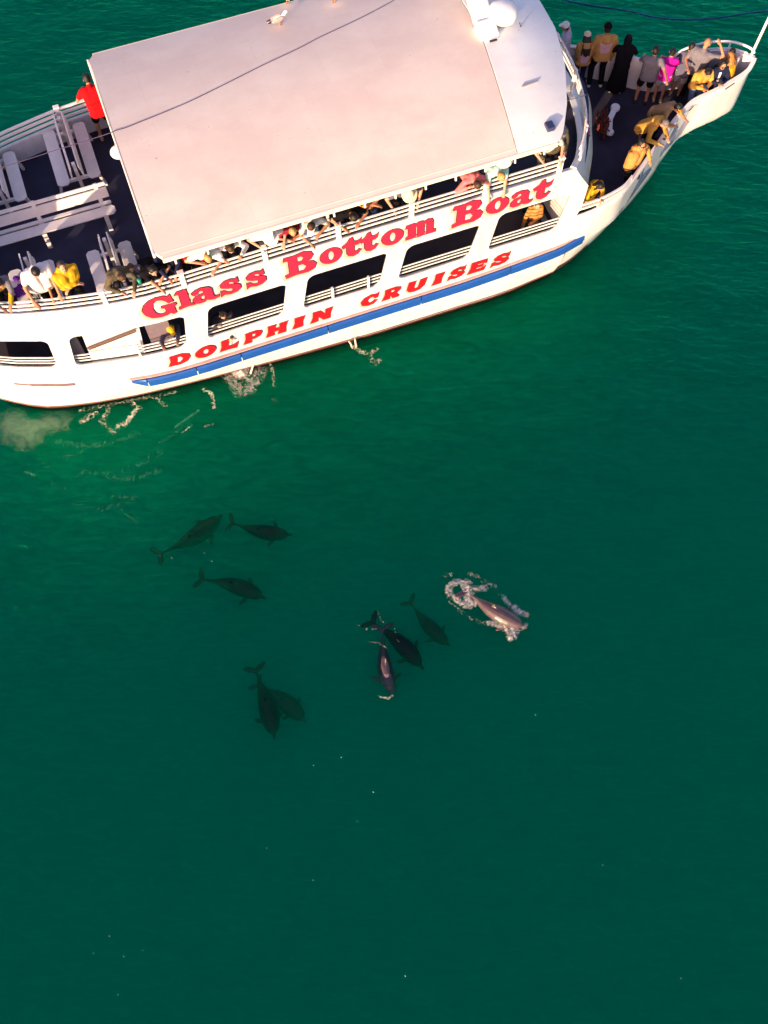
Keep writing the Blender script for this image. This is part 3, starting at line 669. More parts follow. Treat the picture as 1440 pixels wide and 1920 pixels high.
def letters(items, name, mred, slant, shadow, ol, zt_off=0., arcs=True):
    """items: (loops, width, u0, u1, z0, height)"""
    for loops, w, u0, u1, z0, h in items:
        T = [[(u0 + (x / w) * (u1 - u0) + slant * y * h, z0 + y * h) for x, y in L] for L in loops]
        lay = [(T, mred, .013, name), ([offset_poly(L, ol if i == 0 else -ol * .7) for i, L in enumerate(T)], INK, .009, 'letter_outline'),
               ([[(x + shadow[0], y + shadow[1]) for x, y in (offset_poly(L, ol * 1.6 if i == 0 else -ol * .4))] for i, L in enumerate(T)], BEIGE, .005, 'letter_shadow')]
        par = boat
        for TT, m, off, nm in lay:
            me = panel2d(TT, .003, [], lambda a, b, d: Vector((a, -(WV(a, b) + off + d), b)))
            o = newobj(nm, me, m, par)
            if par is boat: par = o
# pixel extents of each letter at the photo, turned into places on the wall
L1 = [('G', 268, 330), ('l', 332, 359), ('a', 358, 407), ('s', 411, 449), ('s', 460, 497), ('B', 535, 592), ('o', 600, 640), ('t', 643, 676), ('t', 677, 708), ('o', 716, 756), ('m', 762, 817), ('B', 850, 905), ('o', 913, 954), ('a', 958, 1000), ('t', 1001, 1033)]
items = []
for ch, a, b in L1:
    w, loops = GL[ch]; z0 = 3.56 + .02 * (ch == 't'); h = .60 if ch in 'BG' else .58
    if ch == 'G': z0 = 3.47; h = .66
    if ch == 'B': z0 = 3.50; h = .66
    items.append((loops, w, u_at(a, -2.6, z0 + .3), u_at(b, -2.6, z0 + .3), z0, h))
letters(items, 'letter', RED, 0, (-.05, -.055), .022)
L2 = [('D', 317, 357), ('O', 366, 404), ('L', 413, 447), ('P', 458, 491), ('H', 500, 538), ('I', 550, 570), ('N', 584, 622), ('C', 676, 709), ('R', 719, 751), ('U', 763, 798), ('I', 813, 831), ('S', 842, 873), ('E', 880, 913), ('S', 923, 956)]
items = []
for ch, a, b in L2:
    z0 = 1.57; items.append((GC[ch], 1, u_at(a, -2.6, 1.76) - .03, u_at(b, -2.6, 1.76) - .05, z0, .37))
letters(items, 'letter', RED2, .22, (-.035, -.03), .016)
# purple script on the raked front
mb = MB()
PUR = mat('script_purple', (.22, .02, .16), .5)
def fas(k, t, o=.012):
    i = min(int(k), len(FBs) - 2); q = k - i
    a = Vector(FBs[i]).lerp(Vector(FBs[i + 1]), q); c = Vector(FTs[i]).lerp(Vector(FTs[i + 1]), q)
    p = Vector((a.x, a.y, 3.44)).lerp(Vector((c.x, c.y, 4.2)), t); return p + Vector((o, o * a.y * .2, 0))
for base in (9.5, 25.0):
    x = base
    for ch in range(8):
        h = random.choice((.26, .40, .26, .3)); wd = .42
        pts = [fas(x + wd * (.5 + .45 * cos(a)) , .40 + h * (.5 + .5 * sin(a)), .015) for a in [k * pi / 4 for k in range(7)]]
        mb.tube(pts, .020, 5); x += .62
mb.build('fascia_lettering', PUR, boat)

# ================================================================== BENCHES (stand on the upper deck)
def slat_seat(mb, x0, x1, y0, y1, z, r=.06):
    poly = [(x0 + r, y0), (x1 - r, y0), (x1, y0 + r), (x1, y1 - r), (x1 - r, y1), (x0 + r, y1), (x0, y1 - r), (x0, y0 + r)]
    mb.prism(poly, z - .035, z)
def double_bench(L, loc, rz, label):
    root = empty('double_bench', loc, rz); tag(root, label, 'bench', 'white benches on the open upper deck')
    for s in (-1, 1):
        mb = MB(); y0, y1 = sorted((s * .20, s * .47))
        slat_seat(mb, -L / 2, L / 2, y0, y1, .45); mb.build('seat', BENCHM, root, bevel=.008)
        mb = MB()
        for z0, z1 in ((.56, .68), (.74, .86)):
            a = s * (.145 - .06 * (z0 - .45) / .42); b = s * (.145 - .06 * (z1 - .45) / .42)
            mb.add([(x, y + d, z) for x in (-L / 2, L / 2) for (y, z) in ((a, z0), (b, z1)) for d in (-.014, .014)], [(0, 1, 3, 2), (4, 6, 7, 5), (0, 4, 5, 1), (2, 3, 7, 6), (0, 2, 6, 4), (1, 5, 7, 3)])
        mb.build('backrest', BENCHM, root)
        for x in (-L / 2 + .14, L / 2 - .14):
            mb = MB(); mb.bar((x, s * .40, .415), (x, s * .50, 0.0), .08, .05); mb.build('leg', BENCHM, root)
    for x in (-L / 2 + .14, L / 2 - .14):
        mb = MB(); mb.bar((x, 0, 0.0), (x, 0, .84), .07, .07); mb.box((x, 0, .385), (.06, .86, .06)); mb.build('frame', BENCHM, root)
    return root
def wpos(u, v, z=Zu): return B(u, v, z)
double_bench(1.62, wpos(0.0, 1.62), TH + pi / 2, 'double-sided white bench at the far rail knuckle, close to the person in red')
double_bench(1.40, wpos(-1.62, 1.44), TH + pi / 2, 'double-sided white bench cut by the left photo edge by the far rail')
double_bench(1.22, wpos(.14, -1.66), TH + pi / 2, 'double-sided white bench at the near rail between the yellow-clad and the olive-clad passengers')
double_bench(1.15, wpos(-1.47, -1.54), TH + pi / 2, 'double-sided white bench near the left edge with a purple cloth on its seat')
def long_bench():
    root = empty('long_bench', wpos(-.98, -.03), TH); tag(root, 'long white bench lying along the middle of the open upper deck', 'bench', 'white benches on the open upper deck')
    L = 2.95
    mb = MB(); slat_seat(mb, -L / 2, L / 2 + .04, -.24, -.0, .45); mb.build('seat', BENCHM, root, bevel=.008)
    mb = MB(); slat_seat(mb, -L / 2, L / 2, .05, .13, .45, .02); mb.build('seat', BENCHM, root)
    mb = MB()
    for (y0, z0, y1, z1) in ((.17, .52, .225, .74), (.235, .79, .25, .86)):
        mb.add([(x, y + d, z) for x in (-L / 2, L / 2) for (y, z) in ((y0, z0), (y1, z1)) for d in (-.014, .014)], [(0, 1, 3, 2), (4, 6, 7, 5), (0, 4, 5, 1), (2, 3, 7, 6), (0, 2, 6, 4), (1, 5, 7, 3)])
    mb.build('backrest', BENCHM, root)
    for x in (-L / 2 + .2, -.05, L / 2 - .2):
        mb = MB(); mb.box((x, .02, .39), (.09, .40, .05)); mb.bar((x, .15, .40), (x, .262, .87), .08, .04); mb.build('frame', BENCHM, root)
        mb = MB(); mb.bar((x + .0, -.20, .39), (x, -.26, 0), .09, .05); mb.build('leg', BENCHM, root)
        mb = MB(); mb.bar((x, .16, .39), (x, .22, 0), .09, .05); mb.build('leg', BENCHM, root)
long_bench()
# ================================================================== PEOPLE
SKIN = {'light': mat('skin_light', (.55, .27, .18), .55, .08, 9, spec=.3), 'tan': mat('skin_tan', (.42, .19, .11), .55, .08, 9, spec=.3), 'brown': mat('skin_brown', (.26, .11, .065), .55, .08, 9, spec=.3)}
EYE = mat('eye_dark', (.02, .012, .01), .3); LIP = mat('lip', (.35, .10, .09), .5)
def cloth(name, rgb): return mat('cloth_' + name, rgb, .9, .16, 7, .35, 22, .05)
CL = {k: cloth(k, v) for k, v in {
    'yellow': (.56, .29, .06), 'mustard': (.46, .24, .08), 'tan': (.34, .20, .10), 'ochre': (.50, .24, .07), 'gold': (.62, .34, .02), 'black': (.008, .007, .010), 'navy': (.012, .018, .05), 'grey': (.16, .15, .18),
    'slate': (.10, .10, .15), 'white': (.72, .68, .70), 'offwhite': (.60, .55, .52), 'lavender': (.42, .38, .50), 'magenta': (.55, .01, .30), 'red': (.62, .008, .012), 'coral': (.72, .18, .20), 'teal': (.42, .68, .64),
    'olive': (.09, .075, .05), 'orange': (.62, .22, .05), 'jean': (.12, .20, .34), 'denim': (.16, .22, .36), 'crimson': (.25, .02, .04), 'khaki': (.30, .24, .15), 'charcoal': (.035, .032, .04), 'print': (.52, .30, .36), 'stripe': (.45, .40, .42), 'purple': (.10, .02, .22), 'cream': (.70, .58, .42)}.items()}
HAIR = {k: mat('hair_' + k, v, .5, .35, 40, .5, 60) for k, v in {'black': (.008, .006, .007), 'brown': (.045, .022, .012), 'auburn': (.20, .045, .015), 'orange': (.42, .15, .03), 'blond': (.45, .27, .10), 'grey': (.14, .12, .11)}.items()}
SHOE = {'white': mat('shoe_white', (.6, .56, .54), .6), 'dark': mat('shoe_dark', (.02, .016, .016), .6), 'sand': mat('shoe_sand', (.42, .30, .16), .6)}
def ik(a, b, l1, l2, pole):
    d = b - a; L = max(.05, min(d.length, (l1 + l2) * .998)); dn = d.normalized(); b = a + dn * L
    x = (l1 * l1 - l2 * l2 + L * L) / (2 * L); h = sqrt(max(0, l1 * l1 - x * x))
    p = pole - dn * pole.dot(dn)
    p = p.normalized() if p.length > 1e-4 else Vector((0, 0, -1))
    return a + dn * x + p * h, b
PEOPLE = []
def person(label, at, deck, face, h=1.70, lean=0., roll=0., hp=None, hy=0., hands=None, top=('long', 'grey'), bottom=('trousers', 'black'), hair=('short', 'black'), hat=None, skin='tan',
           shoe='dark', rail=None, stance=.11, step=0., hood=False, back=None, front=None, sit=False, group=None, wide=1.0, glasses=False, crouch=0., name='person'):
    s = h / 1.72
    def pose(lean):
        hz = (.93 - crouch) if not sit else .50
        hip = Vector((0, -.10 * sin(radians(lean)), hz))
        R = Matrix.Rotation(-radians(lean), 3, 'X') @ Matrix.Rotation(radians(roll), 3, 'Y')
        T = lambda x, y, z: hip + R @ Vector((x, y, z))
        hpp = (lean * .75 + 12) if hp is None else hp
        RH = Matrix.Rotation(radians(hy), 3, 'Z') @ Matrix.Rotation(-radians(hpp), 3, 'X')
        nb = T(0, .01, .50); hc = nb + RH @ Vector((0, .03, .135))
        return hip, R, T, RH, nb, hc
    FZ = Matrix.Rotation(radians(face) - pi / 2, 3, 'Z')
    def root_for(lean):
        hip, R, T, RH, nb, hc = pose(lean)
        if at[0] == 'uv': q = B(at[1], at[2], deck); return q
        if at[0] == 'feet': q = P(at[1], at[2], deck); return q
        if at[0] == 'head': q = P(at[1], at[2], deck + hc.z * s); o = FZ @ (hc * s)
        else: c = T(0, 0, .30); q = P(at[1], at[2], deck + c.z * s); o = FZ @ (c * s)
        return Vector((q.x - o.x, q.y - o.y, deck))
    if rail is not None:
        best = min(range(0, 72, 2), key=lambda L: abs((root_for(L) - ORG).dot(V) - rail) + L * .002)
        lean = best
    root = root_for(lean); root.z = deck
    vv = (root - ORG).dot(V); uu = (root - ORG).dot(U)
    if deck != Zb and at[0] != 'feet' and uu < 10.1:
        lim = -(interp(WT, uu) - .36)
        if vv < lim: root += V * (lim - vv)
    if deck == Zu and vv > 2.22: root += V * (2.22 - vv)
    bodyv = root
    hip, R, T, RH, nb, hc = pose(lean)
    e = empty(name, root, radians(face) - pi / 2); e.scale = (s, s, s)
    tag(e, label, 'person', group)
    inv = (Matrix.Translation(root) @ Matrix.Rotation(radians(face) - pi / 2, 4, 'Z') @ Matrix.Scale(s, 4)).inverted()
    w = wide
    # ---- joints
    sh = [T(-.18 * w, 0, .43), T(.18 * w, 0, .43)]
    HN = []
    for i, sg in enumerate((-1, 1)):
        hd = (hands or 'rest')
        if isinstance(hd, (list, tuple)): hd = hd[i]
        if hd == 'rest': q = Vector((sg * .27, .06, .80 if not sit else .55)) + Vector((0, sin(radians(lean)) * .3, 0))
        elif hd == 'rail': q = Vector((sg * .20, .46, 1.06))
        elif hd == 'phone': q = T(sg * .05, .30, .26)
        elif hd == 'cross': q = T(-sg * .08, .20, .14)
        elif hd == 'hang': q = T(sg * .17, .18, .43) + Vector((0, .10, -.50))
        elif hd == 'up': q = T(sg * .14, .22, .62)
        else: q = inv @ (P(*hd))
        HN.append(q)
    arms = []
    for i, sg in enumerate((-1, 1)):
        el, ha = ik(sh[i], HN[i], .29, .29, Vector((sg * .8, -.3, -.8)))
        arms.append((sh[i], el, ha))
    legs = []
    for i, sg in enumerate((-1, 1)):
        a = hip + Vector((sg * .09, 0, -.03))
        if sit: b = Vector((sg * (stance + .02), .42, .07))
        else: b = Vector((sg * stance, sg * step, .07))
        kn, an = ik(a, b, .44, .44, Vector((sg * .1, 1, .15)))
        legs.append((a, kn, an))
    # ---- body: one continuous surface
    mb = MB()
    mb.cap(T(-.075 * w, 0, 0), T(.075 * w, 0, 0), .105)
    for sg in (-1, 1):
        mb.cap(T(sg * .06 * w, 0, .05), T(sg * .085 * w, .0, .36), .092 * w, .10 * w)
    mb.cap(T(-.155 * w, 0, .44), T(.155 * w, 0, .44), .055); mb.cap(T(0, -.005, .44), hc + RH @ Vector((0, -.03, -.06)), .056, .05)
    mb.ell(hc + RH @ Vector((0, 0, .015)), (.076, .094, .102), RH); mb.ell(hc + RH @ Vector((0, .022, -.06)), (.056, .066, .062), RH)
    mb.cap(hc + RH @ Vector((0, .088, .012)), hc + RH @ Vector((0, .106, -.018)), .009, .015, 6)
    for sg in (-1, 1): mb.ell(hc + RH @ Vector((sg * .077, -.005, -.005)), (.014, .022, .03), RH, 8, 6)
    for i, sg in enumerate((-1, 1)):
        S_, el, ha = arms[i]; d = (ha - el).normalized()
        mb.cap(S_, el, .052, .040); mb.cap(el, ha, .040, .026)
        side = d.cross(Vector((0, 0, 1)));
        if side.length < .2: side = d.cross(Vector((0, 1, 0)))
        side.normalize(); nrm = side.cross(d)
        M = Matrix((side, d, nrm)).transposed()
        mb.ell(ha + d * .045, (.040, .055, .017), M, 10, 6)
        for k, L in enumerate((.060, .072, .068, .052)):
            x = (k - 1.5) * .021
            a = ha + d * .085 + side * x; b = a + d * L * .55 - nrm * .010; c = b + d * L * .40 - nrm * .026
            mb.cap(a, b, .0095, .0090, 6); mb.cap(b, c, .0090, .0080, 6)
        a = ha + d * .020 - side * (sg * .034); b = a + d * .035 - side * (sg * .026) - nrm * .012; mb.cap(a, b, .012, .010, 6); mb.cap(b, b + d * .026, .010, .009, 6)
    for i, sg in enumerate((-1, 1)):
        a, k, n_ = legs[i]; mb.cap(a, k, .082, .055); mb.cap(k, n_, .055, .036); mb.cap(n_ + Vector((0, -.02, -.03)), n_ + Vector((sg * .02, .13, -.04)), .034, .026)
    eyes = [hc + RH @ Vector((sg * .032, .086, .012)) for sg in (-1, 1)]; mo = hc + RH @ Vector((0, .088, -.055))
    def face_mat(c):
        for q in eyes:
            if (c - q).length < .015: return 1
        d = RH.transposed() @ (c - mo)
        return 2 if abs(d.x) < .026 and abs(d.z) < .009 and abs(d.y) < .03 else 0
    blob(mb, 'body', [SKIN[skin], EYE, LIP], e, .0135, 2, face_mat)
    # ---- top
    kind, colr = top; cm = CL[colr]
    mb = MB()
    dress = kind == 'robe'
    mb.cap(T(-.08 * w, 0, -.06), T(.08 * w, 0, -.06), .128 if kind != 'vest' else .115)
    for sg in (-1, 1): mb.cap(T(sg * .065 * w, 0, .0), T(sg * .09 * w, 0, .36), .122 * w, .122 * w)
    mb.cap(T(0, -.012, .0), T(0, -.012, .38), .125)
    mb.cap(T(-.155 * w, 0, .43), T(.155 * w, 0, .43), .074); mb.cap(T(0, 0, .42), T(0, .0, .49), .085, .066)
    for i, sg in enumerate((-1, 1)):
        S_, el, ha = arms[i]
        if kind in ('long', 'hoodie', 'robe'):
            f = .95 if kind != 'robe' else 1.0
            mb.cap(S_, el, .072, .060); mb.cap(el, el.lerp(ha, f), .060, .045 if kind != 'robe' else .07)
        elif kind == 'short': mb.cap(S_, S_.lerp(el, .62), .070, .062)
    if kind == 'hoodie' or hood:
        mb.cap(T(-.07, -.055, .50), T(.07, -.055, .50), .060); mb.cap(T(-.05, -.11, .44), T(.05, -.11, .44), .055)
    if hood == 'up': mb.ell(hc + RH @ Vector((0, -.028, .012)), (.108, .112, .128), RH)
    if dress:
        for sg in (-1, 1):
            for k, n_ in ((0, 0),): pass
        mb.cap(hip + Vector((-.06, 0, -.05)), Vector((-.14, -.02, .17)), .135, .13); mb.cap(hip + Vector((.06, 0, -.05)), Vector((.14, -.02, .17)), .135, .13); mb.cap(hip + Vector((0, -.03, -.05)), Vector((0, -.06, .17)), .14, .15)
        mb.cap(nb, hc + RH @ Vector((0, -.03, 0)), .10, .11); mb.ell(hc + RH @ Vector((0, -.02, .02)), (.10, .115, .125), RH)
    pm = [cm]; post = None
    if back or front:
        pm = [cm, CL[(back or front)[0]]]; sgn = -1 if back else 1; bb = (back or front)
        inner = (lambda p: T(0, 0, 0))
        def post(c, sgn=sgn, bb=bb):
            q = R.transposed() @ (c - hip)
            ok = sgn * q.y > .06 and abs(q.x) < bb[1] and bb[2] < q.z < bb[3]
            if bb[0] == 'print': ok = ok and q.z < bb[3] - .05 + abs(q.x) * .5 and abs(q.x) < bb[1] * (.62 + .38 * (q.z - bb[2]) / (bb[3] - bb[2]))
            if bb[0] == 'red': ok = ok and (sin(q.x * 95) * sin(q.z * 70 + q.x * 12) > .1)
            return 1 if ok else 0
    if kind != 'none': blob(mb, {'long': 'shirt', 'short': 't_shirt', 'hoodie': 'hoodie', 'robe': 'black_robe', 'vest': 'vest'}[kind], pm, e, .019, 2, post)
    # ---- bottom
    bk, bc = bottom
    if bk != 'none':
        mb = MB(); mb.cap(T(-.075 * w, 0, -.01), T(.075 * w, 0, -.01), .120)
        for i in (0, 1):
            a, k, n_ = legs[i]
            if bk == 'trousers': mb.cap(a, k, .102, .076); mb.cap(k, n_ + Vector((0, 0, .02)), .076, .062)
            elif bk == 'shorts': mb.cap(a, a.lerp(k, .92), .104, .094)
        if bk == 'skirt': mb.cap(hip, hip + Vector((0, .02, -.30)), .15, .19)
        blob(mb, bk if bk != 'shorts' else 'shorts', CL[bc], e, .021, 2)
    for i, sg in enumerate((-1, 1)):
        a, k, n_ = legs[i]; mb = MB(); mb.cap(n_ + Vector((0, -.035, -.03)), n_ + Vector((sg * .02, .13, -.035)), .046, .042); mb.cap(n_ + Vector((0, -.01, 0)), n_ + Vector((0, .03, -.02)), .045, .04)
        blob(mb, 'shoe', SHOE[shoe], e, .02, 1)
    # ---- hair
    hk, hcn = hair
    if hk not in ('none',) and not dress:
        mb = MB(); mb.ell(hc + RH @ Vector((0, -.020, .034)), (.086, .094, .100), RH, 14, 10)
        mb.ell(hc + RH @ Vector((0, -.040, -.005)), (.080, .068, .088), RH)
        if hk == 'bald': mb = None
        if hk == 'curly':
            for k in range(14):
                q = Vector((random.uniform(-.07, .07), random.uniform(-.09, .03), random.uniform(.03, .11))); mb.ell(hc + RH @ q, (.032, .032, .03), RH, 6, 5)
        if hk == 'bun': mb.ell(hc + RH @ Vector((0, -.11, .06)), (.042, .042, .04), RH)
        if hk == 'long':
            for k in range(7):
                x = (k - 3) * .026; zz = random.uniform(-.02, .04)
                a = hc + RH @ Vector((x * .9, -.075, 0)); b = T(x * 1.2, -.125, .40); c = T(x * 1.25 + random.uniform(-.02, .02), -.145, .20 + zz)
                mb.cap(a, b, .036, .032, 7); mb.cap(b, c, .032, .016, 7)
            for sg in (-1, 1): mb.cap(hc + RH @ Vector((sg * .078, .0, .0)), T(sg * .11, .03, .36), .026, .018, 7)
        if hk == 'wild':
            for k in range(26):
                a0 = random.uniform(0, 2 * pi); x = .08 * cos(a0); y = -.03 + .07 * sin(a0)
                a = hc + RH @ Vector((x, y, .03)); b = a + Vector((x * 1.0 + random.uniform(-.03, .03), y * .7 - .03, -.12)); c = b + Vector((random.uniform(-.05, .05), -.03, -.16))
                mb.cap(a, b, .030, .024, 6); mb.cap(b, c, .024, .010, 6)
        if mb: blob(mb, 'hair', HAIR[hcn], e, .016, 1)
    if hat:
        kind_, hcol = hat; mb = MB()
        if kind_ == 'cap':
            mb.ell(hc + RH @ Vector((0, -.012, .050)), (.094, .104, .092), RH, 14, 10); mb.ell(hc + RH @ Vector((0, .11, .045)), (.068, .065, .012), RH @ Matrix.Rotation(-.25, 3, 'X'))
        elif kind_ == 'backcap':
            mb.ell(hc + RH @ Vector((0, -.012, .050)), (.094, .104, .092), RH, 14, 10); mb.ell(hc + RH @ Vector((0, -.125, .03)), (.068, .06, .012), RH)
        elif kind_ == 'visor': mb.ell(hc + RH @ Vector((0, .115, .05)), (.078, .075, .014), RH); mb.ell(hc + RH @ Vector((0, 0, .045)), (.092, .104, .022), RH)
        elif kind_ == 'hat':
            mb.ell(hc + RH @ Vector((0, -.01, .065)), (.096, .106, .085), RH, 14, 10); mb.ell(hc + RH @ Vector((0, 0, .04)), (.185, .20, .014), RH, 18, 6)
        blob(mb, 'hat' if kind_ == 'hat' else kind_.replace('backcap', 'cap'), CL[hcol], e, .014, 1)
    if glasses:
        mb = MB()
        for sg in (-1, 1): mb.ell(hc + RH @ Vector((sg * .034, .098, .014)), (.030, .008, .022), RH, 10, 6)
        mb.bar(hc + RH @ Vector((-.03, .102, .02)), hc + RH @ Vector((.03, .102, .02)), .006, .006)
        for sg in (-1, 1): mb.bar(hc + RH @ Vector((sg * .062, .09, .02)), hc + RH @ Vector((sg * .082, .0, .02)), .005, .008)
        mb.build('sunglasses', mat('lens_black', (.01, .01, .012), .15), e)
    W = Matrix.Translation(root) @ Matrix.Rotation(radians(face) - pi / 2, 4, 'Z') @ Matrix.Scale(s, 4)
    PEOPLE.append((label, (root - ORG).dot(U), (root - ORG).dot(V), lean))
    return e, W, arms
def phone(W, arms, label):
    a = W @ arms[0][2]; b = W @ arms[1][2]; c = (a + b) / 2 + Vector((0, 0, .05)); o = empty('phone', c, random.uniform(0, 3))
    mb = MB(); mb.box((0, 0, 0), (.075, .15, .010), Matrix.Rotation(.5, 3, 'X')); mb.build('case', mat('phone_black', (.015, .015, .02), .3), o, bevel=.003)
    mb = MB(); mb.box((0, -.0035, .0065), (.066, .138, .002), Matrix.Rotation(.5, 3, 'X')); mb.build('screen', mat('phone_glass', (.03, .04, .06), .08), o)
    tag(o, label, 'phone', 'phones held by the passengers')
NR = -69.7; FR = 110.3        # facing out over the near side / the far side
D = Zb
G1 = 'passengers standing on the bow deck'
person('person in white top and pale cap looking left beside the far bow rail', ('head', 1060, 50), D, 165, 1.70, lean=4, hp=10, hands='rest', top=('long', 'lavender'), bottom=('trousers', 'lavender'), hair=('short', 'brown'), hat=('cap', 'white'), skin='tan', group=G1)
person('person seen from behind with long black hair under a cream cap and a yellow hoodie', ('head', 1101, 68), D, 92, 1.62, lean=6, hands='cross', top=('hoodie', 'mustard'), bottom=('trousers', 'navy'), hair=('long', 'black'), hat=('cap', 'cream'), back=('print', .13, -.02, .22), group=G1, shoe='dark', stance=.10)
person('tall person from behind in a yellow hoodie with pale back print and black trousers', ('feet', 1114, 161), D, 92, 1.86, lean=2, hands='rest', top=('hoodie', 'mustard'), bottom=('trousers', 'black'), hair=('short', 'black'), hat=('cap', 'black'), back=('print', .14, .12, .38), shoe='white', group=G1, stance=.14, wide=1.08)
person('person in a long black robe and head cover with pale shoes', ('feet', 1152, 172), D, 82, 1.66, lean=8, hands='rail', top=('robe', 'black'), bottom=('none', 'black'), shoe='white', group=G1, stance=.13, wide=1.08)
person('person from behind in grey t-shirt and black shorts, one arm round the magenta top', ('feet', 1199, 194), D, 78, 1.72, lean=4, hands=['rail', (1250, 150, 3.05)], top=('short', 'grey'), bottom=('shorts', 'black'), hair=('short', 'black'), group=G1, stance=.13, wide=1.08)
person('shorter person in a magenta top with bare legs', ('feet', 1231, 190), D, 78, 1.60, lean=6, hands='rail', top=('short', 'magenta'), bottom=('shorts', 'lavender'), hair=('bun', 'black'), group=G1, shoe='sand', stance=.09, wide=.95)
person('person in a slate blue t-shirt and pale shorts leaning on the far bow rail', ('feet', 1262, 182), D, 62, 1.60, lean=14, hands='rail', top=('short', 'slate'), bottom=('shorts', 'offwhite'), hair=('short', 'black'), group=G1, stance=.10)
person('large person in a dark grey t-shirt with shaved head raising a hand at the pulpit', ('uv', 15.02, .36), D, 55, 1.80, lean=8, hands=[(1290, 128, 3.0), (1351, 84, 3.45)], top=('short', 'grey'), bottom=('trousers', 'black'), hair=('none', 'brown'), skin='tan', group=G1, wide=1.2)
e, W, A = person('person in a yellow jacket and blue jeans reading a phone in the pulpit', ('uv', 14.86, -.06), D, -75, 1.66, lean=14, hp=45, hands='phone', top=('long', 'yellow'), bottom=('trousers', 'jean'), hair=('curly', 'black'), group=G1, wide=1.12); phone(W, A, 'black phone in the hands of the yellow-jacketed reader in the pulpit')
e, W, A = person('person in sunglasses and dark open jacket over a white shirt in the pulpit', ('uv', 15.30, -.12), D, -85, 1.64, lean=4, hp=12, hands='phone', top=('long', 'navy'), bottom=('trousers', 'black'), hair=('long', 'black'), front=('white', .035, -.1, .42), glasses=True, group=G1); phone(W, A, 'black phone held by the person in sunglasses in the pulpit')
person('person in a lavender shirt standing at the very tip of the bow', ('uv', 15.72, .14), D, -110, 1.66, lean=4, hp=20, hands='cross', top=('long', 'lavender'), bottom=('trousers', 'slate'), hair=('short', 'black'), group=G1)
person('person with loose orange hair, yellow jacket and red trousers at the bow tip', ('uv', 15.66, -.12), D, 150, 1.64, lean=10, hp=20, hands='phone', top=('long', 'gold'), bottom=('trousers', 'red'), hair=('wild', 'orange'), skin='light', group=G1)
person('person in a tan jacket with straw-coloured visor bending over the near bow bulwark', ('head', 1271, 202), D, -32, 1.66, lean=48, hp=48, hands=[(1282, 220, 2.68), (1262, 236, 2.66)], top=('long', 'tan'), bottom=('trousers', 'black'), hair=('short', 'black'), hat=('visor', 'yellow'), glasses=True, group=G1)
e, W, A = person('person with short brown hair and pale yellow hoodie reaching over the bulwark with a phone', ('head', 1246, 232), D, -40, 1.72, lean=44, hp=55, hands=[(1252, 258, 2.75), (1236, 270, 2.7)], top=('hoodie', 'yellow'), bottom=('trousers', 'black'), hair=('short', 'grey'), skin='light', group=G1, wide=1.12); phone(W, A, 'black phone held out over the near bow bulwark')
person('person in sunglasses and ochre hoodie with black shorts, one arm hanging down', ('head', 1203, 272), D, -55, 1.74, lean=6, hp=-2, hands=[(1219, 300, 2.7), (1177, 322, 2.35)], top=('hoodie', 'ochre'), bottom=('shorts', 'black'), hair=('curly', 'black'), glasses=True, skin='tan', shoe='dark', group=G1, wide=1.15, stance=.15)
e, W, A = person('person in a yellow hoodie beside the cabin on the bow deck, looking at a phone', ('head', 1125, 350), D, -55, 1.60, lean=14, hp=50, hands='phone', top=('hoodie', 'gold'), bottom=('trousers', 'charcoal'), hair=('long', 'black'), skin='light', group=G1); phone(W, A, 'black phone held by the hooded person beside the cabin')
# upper deck, front corner and along the near rail
K = Zu; RV = -2.24; G2 = 'passengers leaning over the upper rail'
person('person in a dark jacket and grey cap at the front corner of the upper deck', ('head', 1058, 253), K, -65, 1.72, lean=6, hp=25, hands='rest', top=('long', 'olive'), bottom=('trousers', 'black'), hair=('short', 'black'), hat=('cap', 'grey'), front=('gold', .04, .18, .30), group=G2)
person('person in a pale peach shirt crossing both arms on the rail below the hardtop corner', ('body', 1030, 268), K, NR, 1.66, rail=RV, hands=[(1052, 300, 4.62), (1018, 305, 4.60)], top=('short', 'offwhite'), bottom=('trousers', 'charcoal'), hair=('short', 'brown'), skin='light', group=G2)
person('person in a turquoise shirt with red script on it, leaning out under the roof edge', ('body', 928, 318), K, NR, 1.70, rail=RV, hands='hang', top=('short', 'teal'), bottom=('trousers', 'navy'), hair=('short', 'blond'), back=('red', .10, .16, .28), skin='light', group=G2, wide=1.1, hp=60)
person('person in a coral pink top against the near upper rail', ('body', 884, 333), K, NR, 1.64, rail=RV, hands='rail', top=('long', 'coral'), bottom=('trousers', 'black'), hair=('short', 'brown'), skin='light', group=G2)
person('person with blond hair in a slate shirt partly under the roof edge', ('head', 767, 363), K, NR, 1.72, rail=RV, hands='rest', top=('short', 'slate'), bottom=('trousers', 'black'), hair=('short', 'blond'), hat=('hat', 'cream'), skin='light', group=G2)
person('person in an orange top with folded arms under the roof edge', ('body', 703, 388), K, NR, 1.66, lean=10, hands='cross', top=('short', 'orange'), bottom=('trousers', 'navy'), hair=('short', 'brown'), skin='tan', group=G2)
person('person in a black top resting two bare arms on the near rail', ('body', 654, 394), K, NR, 1.74, rail=RV, hands=[(674, 418, 4.62), (644, 428, 4.60)], top=('short', 'black'), bottom=('trousers', 'black'), hair=('short', 'black'), skin='tan', group=G2)
person('person in pale grey shirt and white visor with one bare arm over the rail', ('head', 584, 426), K, NR, 1.72, rail=RV, hands=[(600, 438, 4.62), (583, 458, 4.40)], top=('short', 'offwhite'), bottom=('trousers', 'denim'), hair=('short', 'brown'), hat=('visor', 'white'), skin='tan', group=G2, hp=50, hy=-30)
person('person in a crimson top between two paler neighbours at the rail', ('head', 549, 435), K, NR, 1.58, rail=RV + .02, hands=[(556, 444, 4.6), (541, 450, 4.6)], top=('short', 'crimson'), bottom=('trousers', 'black'), hair=('short', 'blond'), skin='tan', group=G2, hp=45)
